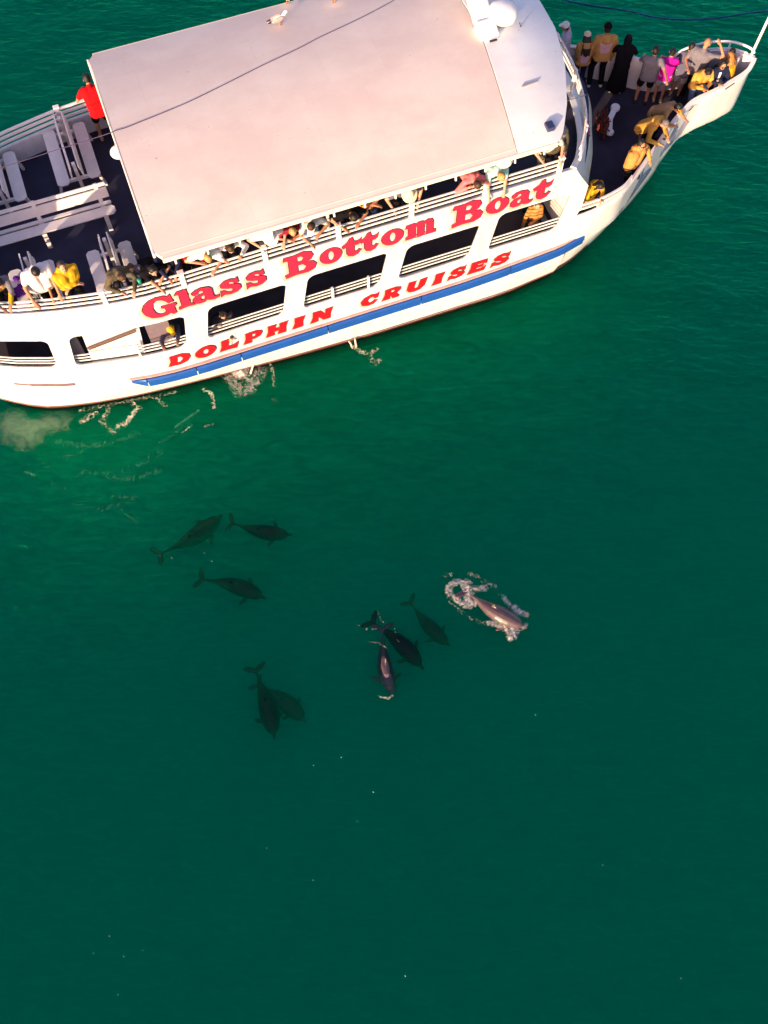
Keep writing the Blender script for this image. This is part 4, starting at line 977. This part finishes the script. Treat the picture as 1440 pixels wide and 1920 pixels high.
person('person in a white shirt with navy neck scarf, both hands set on the rail', ('head', 507, 444), K, NR, 1.70, rail=RV, hands=[(533, 455, 4.62), (488, 464, 4.64)], top=('short', 'white'), bottom=('trousers', 'charcoal'), hair=('short', 'blond'), hat=('hat', 'white'), front=('navy', .10, .30, .42), skin='light', group=G2, hp=35)
person('person in a white shirt with long dark hair hanging forward at the rail', ('head', 432, 466), K, NR, 1.62, rail=RV, hands='rail', top=('long', 'white'), bottom=('trousers', 'black'), hair=('long', 'brown'), skin='light', group=G2, hp=55)
person('person with blond hair in a white shirt folding both arms over the rail', ('head', 390, 484), K, NR, 1.70, rail=RV, hands=[(404, 506, 4.62), (376, 494, 4.62)], top=('short', 'white'), bottom=('trousers', 'charcoal'), hair=('short', 'blond'), skin='light', group=G2, hp=60, wide=1.1)
person('person in a crimson and black top in the shade of the roof edge', ('head', 356, 482), K, NR, 1.62, lean=10, hands='rest', top=('long', 'crimson'), bottom=('trousers', 'black'), hair=('short', 'black'), skin='brown', group=G2)
person('person in a navy top behind the dark-haired one at the roof corner', ('head', 314, 494), K, NR, 1.60, lean=12, hands=[(330, 515, 4.55), (316, 523, 4.55)], top=('long', 'navy'), bottom=('trousers', 'black'), hair=('short', 'black'), skin='tan', group=G2, hp=30)
person('person with long dark hair and black top stretching a bare arm down over the lettering', ('head', 287, 508), K, NR + 8, 1.66, rail=RV, hands=[(304, 522, 4.6), (308, 548, 4.30)], top=('short', 'black'), bottom=('trousers', 'black'), hair=('curly', 'black'), skin='light', group=G2, hp=25, hy=10)
person('person with brown hair in an olive shirt bowed over the rail by a green cup', ('head', 229, 521), K, NR + 14, 1.66, rail=RV + .02, hands=[(252, 546, 4.62), (226, 548, 4.62)], top=('long', 'olive'), bottom=('trousers', 'charcoal'), hair=('curly', 'brown'), skin='light', group=G2, hp=60)
person('small person in a grey top right beside the olive-shirted one', ('head', 249, 513), K, NR, 1.35, lean=12, hands='rest', top=('long', 'slate'), bottom=('trousers', 'black'), hair=('short', 'brown'), skin='tan', group=G2)
person('person in a bright yellow hoodie with folded arms, face turned upward to the sky', ('head', 119, 508), K, NR + 18, 1.68, lean=12, hp=-5, hands='cross', top=('hoodie', 'gold'), bottom=('trousers', 'black'), hair=('short', 'brown'), skin='light', group=G2, wide=1.15)
person('person in a white t-shirt bending round a child in stripes', ('head', 70, 520), K, NR + 10, 1.78, rail=-2.1, hands=[(123, 576, 4.5), (63, 566, 4.62)], top=('short', 'white'), bottom=('trousers', 'black'), hair=('short', 'black'), skin='tan', group=G2, hp=60, wide=1.2)
person('child in a striped shirt held in front of the white t-shirt', ('head', 64, 537), K, NR + 12, 1.42, rail=-2.22, hands='rail', top=('short', 'stripe'), bottom=('trousers', 'black'), hair=('short', 'black'), skin='tan', group=G2, hp=50)
person('person in grey and yellow cut by the left photo edge at the rail', ('head', 4, 548), K, NR + 25, 1.66, lean=34, hands=[(20, 572, 4.6), (2, 578, 4.6)], top=('long', 'grey'), bottom=('trousers', 'black'), hair=('curly', 'black'), front=('gold', .06, .1, .4), skin='tan', group=G2)
person('person in a red shirt and black shorts leaning on the far rail with back turned', ('feet', 199, 247), K, FR + 2, 1.66, lean=36, hands='rail', top=('short', 'red'), bottom=('shorts', 'black'), hair=('short', 'black'), skin='tan', shoe='sand', stance=.14, wide=1.1)
# lower deck
person('person in a yellow cap and grey-blue hoodie looking out of the aft side opening', ('head', 320, 618), 1.05, NR + 12, 1.66, rail=-2.15, hands=[(333, 644, 2.6), (306, 650, 2.6)], top=('hoodie', 'slate'), bottom=('trousers', 'black'), hair=('short', 'brown'), hat=('cap', 'gold'), skin='tan', group='passengers in the side openings')
person('person with dark hair and black jacket reaching a long arm down over the cruise lettering', ('head', 418, 591), 1.05, NR, 1.66, rail=-2.15, hands=[(434, 634, 1.98), (408, 612, 2.5)], top=('long', 'charcoal'), bottom=('trousers', 'black'), hair=('curly', 'black'), skin='light', group='passengers in the side openings', hp=30)
person('person in a yellow jacket standing inside the foremost side opening', ('body', 1003, 396), 1.05, NR - 10, 1.60, lean=2, hands=['cross', 'rest'], top=('long', 'ochre'), bottom=('trousers', 'charcoal'), hair=('short', 'brown'), skin='light', wide=.75, group='passengers in the side openings')

# ================================================================== BIRDS ON THE ROOF
def bird(px, py, az, label, head=(.75, .73, .72), body=(.42, .30, .27), walk=0):
    z = Zroof + .10; p = P(px, py, z); lc = p - ORG; z = roof_z(lc.dot(U), lc.dot(V)); p = P(px, py, z)
    e = empty('gull', p, radians(az)); tag(e, label, 'gull', 'gulls resting on the roof')
    mb = MB(); mb.ell((0, 0, .15), (.15, .065, .065), Matrix.Rotation(-.25, 3, 'Y')); mb.cap((.09, 0, .18), (.15, 0, .26), .045, .032); mb.ell((.17, 0, .275), (.042, .034, .034)); mb.cap((.19, 0, .27), (.235, 0, .262), .012, .005, 6)
    mb.cap((-.12, 0, .12), (-.24, 0, .11), .035, .018); blob(mb, 'body', mat('gull_white', head, .7, .08, 20), e, .011, 2)
    for s in (-1, 1):
        mb = MB(); mb.ell((-.03, s * .052, .165), (.15, .024, .05), Matrix.Rotation(-.22, 3, 'Y')); mb.ell((-.17, s * .035, .135), (.10, .014, .022), Matrix.Rotation(-.1, 3, 'Y')); o = mb.build('wing', [mat('gull_mantle', body, .7, .15, 20), DARK], e, True)
        for p_ in o.data.polygons:
            if p_.center.x < -.17: p_.material_index = 1
        mb = MB(); mb.tube([(.0, s * .03, .10), (.01, s * .03, 0)], .007, 6); mb.box((.025, s * .03, .004), (.05, .03, .006)); mb.build('leg', mat('gull_leg', (.45, .22, .12), .6), e)
    mb = MB(); mb.cap((.20, 0, .268), (.24, 0, .258), .010, .005, 6); mb.build('beak', mat('gull_beak', (.5, .2, .05), .5), e, True)
bird(524, 46, 20, 'white-headed gull standing on the roof, dark tail to the left')
bird(540, 4, -75, 'dark-headed gull at the far roof edge, cut by the top of the photo', (.16, .11, .12), (.38, .34, .36))
bird(628, 3, 185, 'brown gull with dark bill at the top of the photo, right of the others', (.42, .26, .22), (.40, .25, .22))

# ================================================================== ROPES AND CABLE
def rope(name, pts, r, m, label, cat, r1=None):
    mb = MB(); mb.tube(resample(pts, 6), r, 6, r1); o = mb.build(name, m, None, True); tag(o, label, cat)
def on_roof(x, y):
    z = Zroof
    for _ in range(6):
        p = P(x, y, z); l = p - ORG; z = roof_z(l.dot(U), l.dot(V)) + .001
    return P(x, y, z)
rope('rope', [P(-60, 330, 4.8), P(0, 315, 5.1), P(100, 283, 5.35), P(180, 258, 5.58), P(211, 247.5, 5.70)] + [on_roof(x, y) + Vector((0, 0, .004)) for x, y in ((217, 245), (235, 240), (260, 230), (300, 214), (350, 193), (400, 169), (450, 144), (500, 119), (560, 91), (600, 70), (660, 42), (700, 22), (740, 0), (790, -30))],
     .0085, mat('rope_purple', (.05, .035, .10), .7), 'thin dark purple rope running slantwise over the deck and across the cream roof', 'rope', .0045)
rope('floating_rope', [P(x, y, -.02) for x, y in ((980, -40), (1040, -6), (1100, 9), (1180, 21), (1230, 33), (1290, 37), (1350, 33), (1410, 24), (1480, 16))], .024, mat('rope_blue', (.01, .04, .24), .7, .5, 12), 'blue rope floating on the green water beyond the bow', 'rope')

# ================================================================== SMALL THINGS
# mooring bitt with a rust-red rope bundle on the bow deck
c0 = B(*uv(1138, 243, Zb), Zb)
e = empty('mooring_bitt', c0, radians(25)); tag(e, 'white forked mooring bitt with round ends on the dark bow deck', 'bitt')
mb = MB(); mb.add([(-.11, -.10, 0), (.11, -.10, 0), (.11, .10, 0), (-.11, .10, 0), (-.05, -.05, .36), (.06, -.05, .36), (.06, .06, .36), (-.05, .06, .36)], [(0, 1, 2, 3), (7, 6, 5, 4), (0, 1, 5, 4), (1, 2, 6, 5), (2, 3, 7, 6), (3, 0, 4, 7)]); mb.build('post', TRIM, e, bevel=.02)
mb = MB(); mb.bar((0, 0, .34), (.24, .20, .40), .13, .07); mb.lathe((.27, .225, .36), [(.105, 0), (.115, .02), (.115, .07), (.10, .09)], 22); mb.build('arm', TRIM, e)
mb = MB(); mb.bar((0, 0, .30), (-.10, -.24, .20), .11, .07); mb.lathe((-.11, -.26, .16), [(.085, 0), (.095, .02), (.095, .07), (.08, .09)], 22); mb.build('arm', TRIM, e)
mb = MB(); rs = random.Random(4)
for k in range(80):
    pts = []; q = Vector((rs.gauss(0, .055), rs.uniform(-.26, .30), rs.uniform(.22, .44)))
    for j in range(5): pts.append(q.copy()); q += Vector((rs.uniform(-.035, .035), rs.uniform(-.09, .02), rs.uniform(-.09, .02))); q.z = max(q.z, .03)
    mb.tube(resample(pts, 3), .020, 5)
o = mb.build('rope_bundle', mat('rope_rust', (.13, .022, .010), .55, .7, 14, .3, 50), None, True)
o.location = c0 + Vector((-.14, .02, .03)); o.rotation_euler = (0, 0, radians(-6)); tag(o, 'tangle of rust-red rope heaped against the white bitt', 'rope')
# cloth on the aft bench, cup, towel
mb = MB(); rs = random.Random(9)
for k in range(9): mb.ell((rs.uniform(-.09, .09), rs.uniform(-.22, .22), rs.uniform(.01, .05)), (rs.uniform(.05, .09), rs.uniform(.05, .10), .035), Matrix.Rotation(rs.uniform(0, 3), 3, 'Z'))
o = blob(mb, 'folded_cloth', CL['purple'], None, .012, 2); o.location = B(-1.80, -1.42, Zu + .455); o.rotation_euler = (0, 0, TH); tag(o, 'crumpled purple cloth lying on the seat of a white bench at left', 'cloth')
p = P(263, 531, Zrail + .02)
e = empty('cup', p); tag(e, 'small green cup standing at the rail beside the olive-shirted person', 'cup')
mb = MB(); mb.lathe((0, 0, 0), [(.03, 0), (.042, .11), (.038, .11), (.027, .01)], 14); mb.build('cup_wall', mat('cup_green', (.01, .28, .18), .4), e, True)
mb = MB(); mb.lathe((0, 0, .11), [(.045, 0), (.045, .012), (.02, .02)], 14); mb.build('lid', mat('cup_lid', (.02, .32, .22), .4), e, True)

# ================================================================== DOLPHINS
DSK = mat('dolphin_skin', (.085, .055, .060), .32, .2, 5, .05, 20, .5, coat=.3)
DSUNLIT = mat('dolphin_painted_sunlight', (.22, .13, .14), .35, .35, 16, .1, 30, .5, coat=.3)  # sunlight on the head, painted as a paler skin
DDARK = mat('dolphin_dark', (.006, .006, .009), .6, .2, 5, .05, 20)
def dolphin(tail, head, z, bend, label, m, fat=1.0, roll=0., pitch=0., L0=None, pale=None, sz=1.0):
    a = P(tail[0], tail[1], z); b = P(head[0], head[1], z); d = b - a; L = d.length; az = atan2(d.y, d.x); L1 = L0 or L
    e = empty('dolphin', (a + b) / 2, az); e.rotation_euler = (radians(roll), radians(pitch), az)
    tag(e, label, 'dolphin', 'dolphins swimming beside the boat')
    cl = lambda t: Vector((L1 * (t - .5), bend * sin(pi * t) * L1 - bend * .6 * L1, 0))
    mb = MB(); n = 16
    prof = [(.0, .014), (.05, .016), (.12, .024), (.20, .040), (.30, .066), (.42, .096), (.54, .116), (.64, .120), (.73, .112), (.80, .096), (.86, .078), (.895, .058), (.915, .034), (.94, .023), (.97, .020), (1.0, .012)]
    vs = []; nn = len(prof)
    for t, r in prof:
        c = cl(t); c2 = cl(min(1, t + .01)); dd = (c2 - cl(max(0, t - .01))).normalized(); sd = Vector((-dd.y, dd.x, 0)); r *= L1 * 1.08 * fat
        flat = 1.25 if t < .3 else 1.0
        for k in range(n):
            q = 2 * pi * k / n; vs.append(c + sd * (r * cos(q) / flat * 1.0) + Vector((0, 0, r * sin(q) * flat * .95)))
    vs += [cl(0) + Vector((-.004, 0, 0)), cl(1) + Vector((.004, 0, 0))]
    fs = []
    for i in range(nn - 1):
        for k in range(n): k2 = (k + 1) % n; fs.append((i * n + k, i * n + k2, (i + 1) * n + k2, (i + 1) * n + k))
    for k in range(n): k2 = (k + 1) % n; fs.append((nn * n, k2, k)); fs.append((nn * n + 1, (nn - 1) * n + k, (nn - 1) * n + k2))
    mb.add(vs, fs)
    tl = cl(0)
    for s in (-1, 1):      # flukes swept back
        c = tl + Vector((-.045 * L1, s * .075 * L1, 0)); mb.ell(c, (.042 * L1, .105 * L1, .009 * L1 + .006), Matrix.Rotation(s * .50, 3, 'Z'), 14, 8)
        mb.ell(tl + Vector((-.01 * L1, s * .018 * L1, 0)), (.045 * L1, .03 * L1, .012 * L1 + .004), None, 10, 6)
        c = cl(.74); mb.ell(c + Vector((-.055 * L1, s * .155 * L1, -.045 * L1)), (.034 * L1, .095 * L1, .010 * L1 + .004), Matrix.Rotation(s * .60, 3, 'Z') @ Matrix.Rotation(-s * .35, 3, 'X'), 12, 8)
    c = cl(.50)
    for k in range(7):
        t = k / 6; mb.cap(c + Vector((.035 * L1 - t * .095 * L1, 0, .09 * L1)), c + Vector((-.03 * L1 - t * .045 * L1, 0, .09 * L1 + .075 * L1 * (1 - .75 * abs(t - .55) * 1.2))), .014 * L1, .006 * L1, 6)
    post = None; ms = [m]
    if pale:  # lit top and flank of the foreparts put into the colour
        ms = [m, pale]
        def post(q, L1=L1):
            t = q.x / L1 + .5; y = q.y - cl(min(1, max(0, t))).y
            return 1 if (t > .66 and (y < .055 * L1 or t > .86) and q.z > -.02 + .01 * sin(q.x * 60)) else 0
    blob(mb, 'body', ms, e, .013, 2, post)
    for s in (-1, 1):
        mb = MB(); c = cl(.90); mb.ell(c + Vector((0, s * .052 * L1, .012 * L1)), (.012, .006, .010)); mb.build('eye', EYE, e, True)
    return e
dolphin((872, 1112), (987, 1180), .02, -.04, 'bronze-backed dolphin breaking the surface in a ring of white foam', DSK, roll=-14, pitch=0)
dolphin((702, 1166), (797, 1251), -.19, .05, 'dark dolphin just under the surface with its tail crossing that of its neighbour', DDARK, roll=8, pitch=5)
dolphin((714, 1183), (734, 1310), -.135, -.06, 'dolphin with a sunlit head breathing at the surface, pointing toward the photo bottom', DSK, .88, roll=-10, pitch=4, pale=DSUNLIT)
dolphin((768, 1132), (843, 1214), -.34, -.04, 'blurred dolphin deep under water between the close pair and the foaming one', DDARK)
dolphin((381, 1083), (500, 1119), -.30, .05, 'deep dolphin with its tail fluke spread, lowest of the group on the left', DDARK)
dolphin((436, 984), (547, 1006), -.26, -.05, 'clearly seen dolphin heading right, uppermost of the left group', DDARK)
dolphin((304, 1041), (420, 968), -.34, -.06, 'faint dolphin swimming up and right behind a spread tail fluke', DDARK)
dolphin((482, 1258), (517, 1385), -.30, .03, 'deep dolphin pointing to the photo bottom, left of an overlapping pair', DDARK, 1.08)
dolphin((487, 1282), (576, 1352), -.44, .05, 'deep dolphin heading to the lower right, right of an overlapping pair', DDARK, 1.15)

# ================================================================== FOAM
def foam_mat(name, rgb, scale, cut, soft=.12, det=6, lc=2.2, ng=1.0):
    m = bpy.data.materials.new(name); m.use_nodes = True; n = m.node_tree; b = n.nodes['Principled BSDF']; b.inputs['Base Color'].default_value = rgb + (1,); b.inputs['Roughness'].default_value = .8
    tc = n.nodes.new('ShaderNodeTexCoord'); at = n.nodes.new('ShaderNodeAttribute'); at.attribute_name = 'dens'
    a = n.nodes.new('ShaderNodeTexNoise'); a.inputs['Scale'].default_value = scale; a.inputs['Detail'].default_value = det; a.inputs['Roughness'].default_value = .7; a.inputs['Distortion'].default_value = 1.2
    v = n.nodes.new('ShaderNodeTexVoronoi'); v.feature = 'DISTANCE_TO_EDGE'; v.inputs['Scale'].default_value = scale * 1.1
    n.links.new(tc.outputs['Object'], a.inputs['Vector'])
    mxv = n.nodes.new('ShaderNodeMix'); mxv.data_type = 'RGBA'; mxv.inputs[0].default_value = .12; n.links.new(tc.outputs['Object'], mxv.inputs[6]); n.links.new(a.outputs['Color'], mxv.inputs[7]); n.links.new(mxv.outputs[2], v.inputs['Vector'])
    def mt(op, x, y, clamp=False):
        k = n.nodes.new('ShaderNodeMath'); k.operation = op; k.use_clamp = clamp
        for i, q in enumerate((x, y)):
            if isinstance(q, (int, float)): k.inputs[i].default_value = q
            else: n.links.new(q, k.inputs[i])
        return k.outputs[0]
    lace = mt('MULTIPLY', v.outputs['Distance'], -lc)
    x = mt('ADD', mt('ADD', mt('MULTIPLY', mt('SUBTRACT', a.outputs[0], .5), ng), lace), mt('ADD', at.outputs['Fac'], .5))
    al = mt('DIVIDE', mt('SUBTRACT', x, cut), soft, True)
    n.links.new(al, b.inputs['Alpha']); return m
FOAM = foam_mat('foam_white', (.80, .73, .67), 11, .84, .95, 10, .8, 2.2)
FLACE = foam_mat('foam_lace', (.62, .62, .48), 11, .98, .40, 8, 1.5, 1.5)
TURB = foam_mat('murky_bubbles', (.85, .75, .45), 2.0, .62, .8, 7, .3, 2.2)
RIPF = foam_mat('ripple_foam_green', (.04, .26, .14), 8, .98, .8, 8, .9, 1.7)
def foam(label, strokes, m, z=.012, step=.035, lift=.0, name='foam'):
    """strokes: (points in photo pixels, half width m, strength)"""
    S_ = []
    for pts, r, k in strokes:
        w = [P(x, y, 0) for x, y in pts]; S_.append(([(p.x, p.y) for p in w], r, k))
    xs = [x for s in S_ for x, _ in s[0]]; ys = [y for s in S_ for _, y in s[0]]; R_ = max(s[1] for s in S_)
    x0, y0 = min(xs) - R_, min(ys) - R_; nx = int((max(xs) + R_ - x0) / step) + 2; ny = int((max(ys) + R_ - y0) / step) + 2
    def dens(x, y):
        best = 0
        for pts, r, k in S_:
            for i in range(max(1, len(pts) - 1)):
                ax, ay = pts[i]; bx, by = pts[min(i + 1, len(pts) - 1)]; dx, dy = bx - ax, by - ay; l2 = dx * dx + dy * dy
                t = 0 if l2 < 1e-9 else max(0, min(1, ((x - ax) * dx + (y - ay) * dy) / l2)); d = sqrt((x - ax - t * dx) ** 2 + (y - ay - t * dy) ** 2)
                if d < r: best = max(best, k * (1 - (d / r) ** 2))
        return best
    Dn = [[dens(x0 + i * step, y0 + j * step) for i in range(nx)] for j in range(ny)]
    idx = {}; vs = []; dv = []; fs = []
    def g(i, j):
        if (i, j) not in idx:
            idx[(i, j)] = len(vs); q = Dn[j][i]; vs.append((x0 + i * step, y0 + j * step, z + lift * q * random.uniform(.1, 1))); dv.append(q)
        return idx[(i, j)]
    for j in range(ny - 1):
        for i in range(nx - 1):
            if max(Dn[j][i], Dn[j][i + 1], Dn[j + 1][i], Dn[j + 1][i + 1]) > .01: fs.append((g(i, j), g(i + 1, j), g(i + 1, j + 1), g(i, j + 1)))
    me = bpy.data.meshes.new(name); me.from_pydata(vs, [], fs); at = me.attributes.new('dens', 'FLOAT', 'POINT'); at.data.foreach_set('value', dv)
    o = newobj(name, me, m, None, True); tag(o, label, 'foam', None, 'stuff'); return o
foam('ring of white splash foam round the surfacing dolphin', [
    ([(872, 1094), (856, 1092), (843, 1100), (841, 1110), (852, 1122), (866, 1132), (880, 1136), (890, 1130)], .13, .85),
    ([(872, 1100), (880, 1112), (878, 1128)], .17, .9), ([(880, 1106), (898, 1104), (910, 1102)], .13, .75), ([(872, 1090), (882, 1092)], .10, .7),
    ([(918, 1168), (932, 1172), (945, 1174)], .11, .9), ([(950, 1178), (962, 1180), (962, 1190), (958, 1194)], .16, 1.0),
    ([(945, 1122), (950, 1130), (955, 1136)], .10, .8), ([(964, 1140), (972, 1148), (984, 1152)], .13, .95), ([(975, 1180), (986, 1172)], .08, .7)], FOAM, .02, .03, .05)
foam('thin lacy foam streaks around the surfacing dolphin', [
    ([(880, 1076), (896, 1082), (912, 1092), (928, 1100), (940, 1118)], .12, .62), ([(840, 1120), (856, 1140), (880, 1158), (900, 1166), (920, 1172)], .11, .6), ([(836, 1080), (846, 1078)], .12, .62)], FLACE, .014, .035)
foam('foamy outlet splash where water pours out of the hull', [([(450, 696)], .30, 1.5), ([(428, 705), (440, 722), (452, 736), (470, 730), (482, 712)], .24, .62), ([(455, 705), (470, 715), (490, 698)], .30, .60)], FOAM, .015, .035, .05)
foam('narrow foam trail right of the outlet splash', [([(505, 678), (512, 700), (514, 724)], .09, .70), ([(513, 748), (516, 755)], .11, .62)], FLACE, .012, .03)
foam('small splash under the two thin spouts at the hull', [([(660, 646), (676, 660), (694, 664), (706, 655)], .12, .74), ([(694, 668), (702, 682), (712, 676)], .14, .70)], FLACE, .012, .03)
foam('scattered foam flecks along the aft waterline', [([(180, 775), (155, 790)], .16, .78), ([(255, 770), (235, 795), (222, 800)], .14, .84), ([(250, 758), (262, 765)], .12, .80), ([(205, 768), (190, 790), (215, 812)], .14, .68), ([(290, 745), (310, 760)], .12, .70), ([(382, 730), (398, 740), (402, 765)], .10, .84), ([(385, 800), (400, 795)], .08, .6), ([(150, 770), (330, 735)], .10, .68), ([(360, 798), (340, 812)], .06, .70)], FLACE, .012, .035)
foam('curved ripple lines with faint foam trailing away from the stern', [
    ([(110, 828), (160, 838), (215, 830), (262, 812)], .16, .68), ([(150, 885), (215, 888), (262, 872), (300, 850)], .17, .60), ([(205, 896), (250, 898), (300, 882)], .16, .67), ([(140, 945), (185, 955), (225, 948), (252, 935)], .16, .60),
    ([(48, 884), (66, 892)], .07, .9), ([(96, 908), (120, 916)], .13, .60), ([(210, 930), (255, 932)], .11, .66), ([(120, 858), (150, 848)], .13, .68), ([(84, 870), (90, 874)], .11, .62), ([(225, 952), (255, 978)], .11, .65), ([(330, 800), (372, 770)], .07, .9), ([(300, 830), (345, 800)], .11, .66)], RIPF, .010, .03, name='ripple_foam')
foam('murky pale bubble cloud under water below the stern', [([(15, 788), (30, 798), (45, 806)], .55, .85), ([(45, 800), (80, 785), (108, 775)], .42, .80)], TURB, -.26, .05, name='bubble_cloud')
foam('thin foam lines by the tails of the surfaced pair', [([(668, 1168), (674, 1174), (676, 1180)], .05, .66), ([(686, 1180), (706, 1180)], .05, .66), ([(690, 1204), (710, 1206), (726, 1216)], .04, .72), ([(708, 1306), (728, 1310), (735, 1304)], .045, .80), ([(706, 1145), (712, 1158), (722, 1170)], .05, .60), ([(740, 1180), (741, 1186)], .04, .7)], FLACE, .014, .02)
# drifting flecks
rs = random.Random(21); mb = MB()
for x, y in [(587, 1650), (588, 1435), (1004, 1340), (670, 1540), (500, 1590), (30, 1138), (700, 1485), (1277, 1834), (175, 1787), (221, 1865), (205, 1755), (232, 1793), (268, 1782), (1130, 1622), (760, 1830), (640, 1420), (300, 1042), (322, 1046), (383, 1037), (397, 1052), (505, 1143)]:
    p = P(x, y, .012); r = rs.uniform(.005, .009)
    mb.ell(p, (r * rs.uniform(1, 2.4), r, .006), Matrix.Rotation(rs.uniform(0, 3), 3, 'Z'), 7, 4)
tag(mb.build('foam_flecks', mat('fleck', (.30, .48, .38), .7), None, True), 'tiny pale flecks drifting over the open green water', 'foam', None, 'stuff')
# water spouts from the hull
for x0_, y0_, x1_, y1_ in ((654, 640, 661, 652), (665, 634, 668, 650), (478, 681, 470, 700)):
    a = P(x0_, y0_, .25); b = P(x1_, y1_, .02); mb = MB(); mb.tube([a, a.lerp(b, .5) + Vector((0, 0, .05)), b], .018, 6, .030)
    o = mb.build('water_spout', mat('spout_water', (.62, .55, .48), .3), None, True); tag(o, {654: 'left one of two thin water spouts from the hull', 665: 'right one of two thin water spouts from the hull', 478: 'short water spout pouring into the round outlet splash'}[x0_], 'water spout')
bake_jobs()
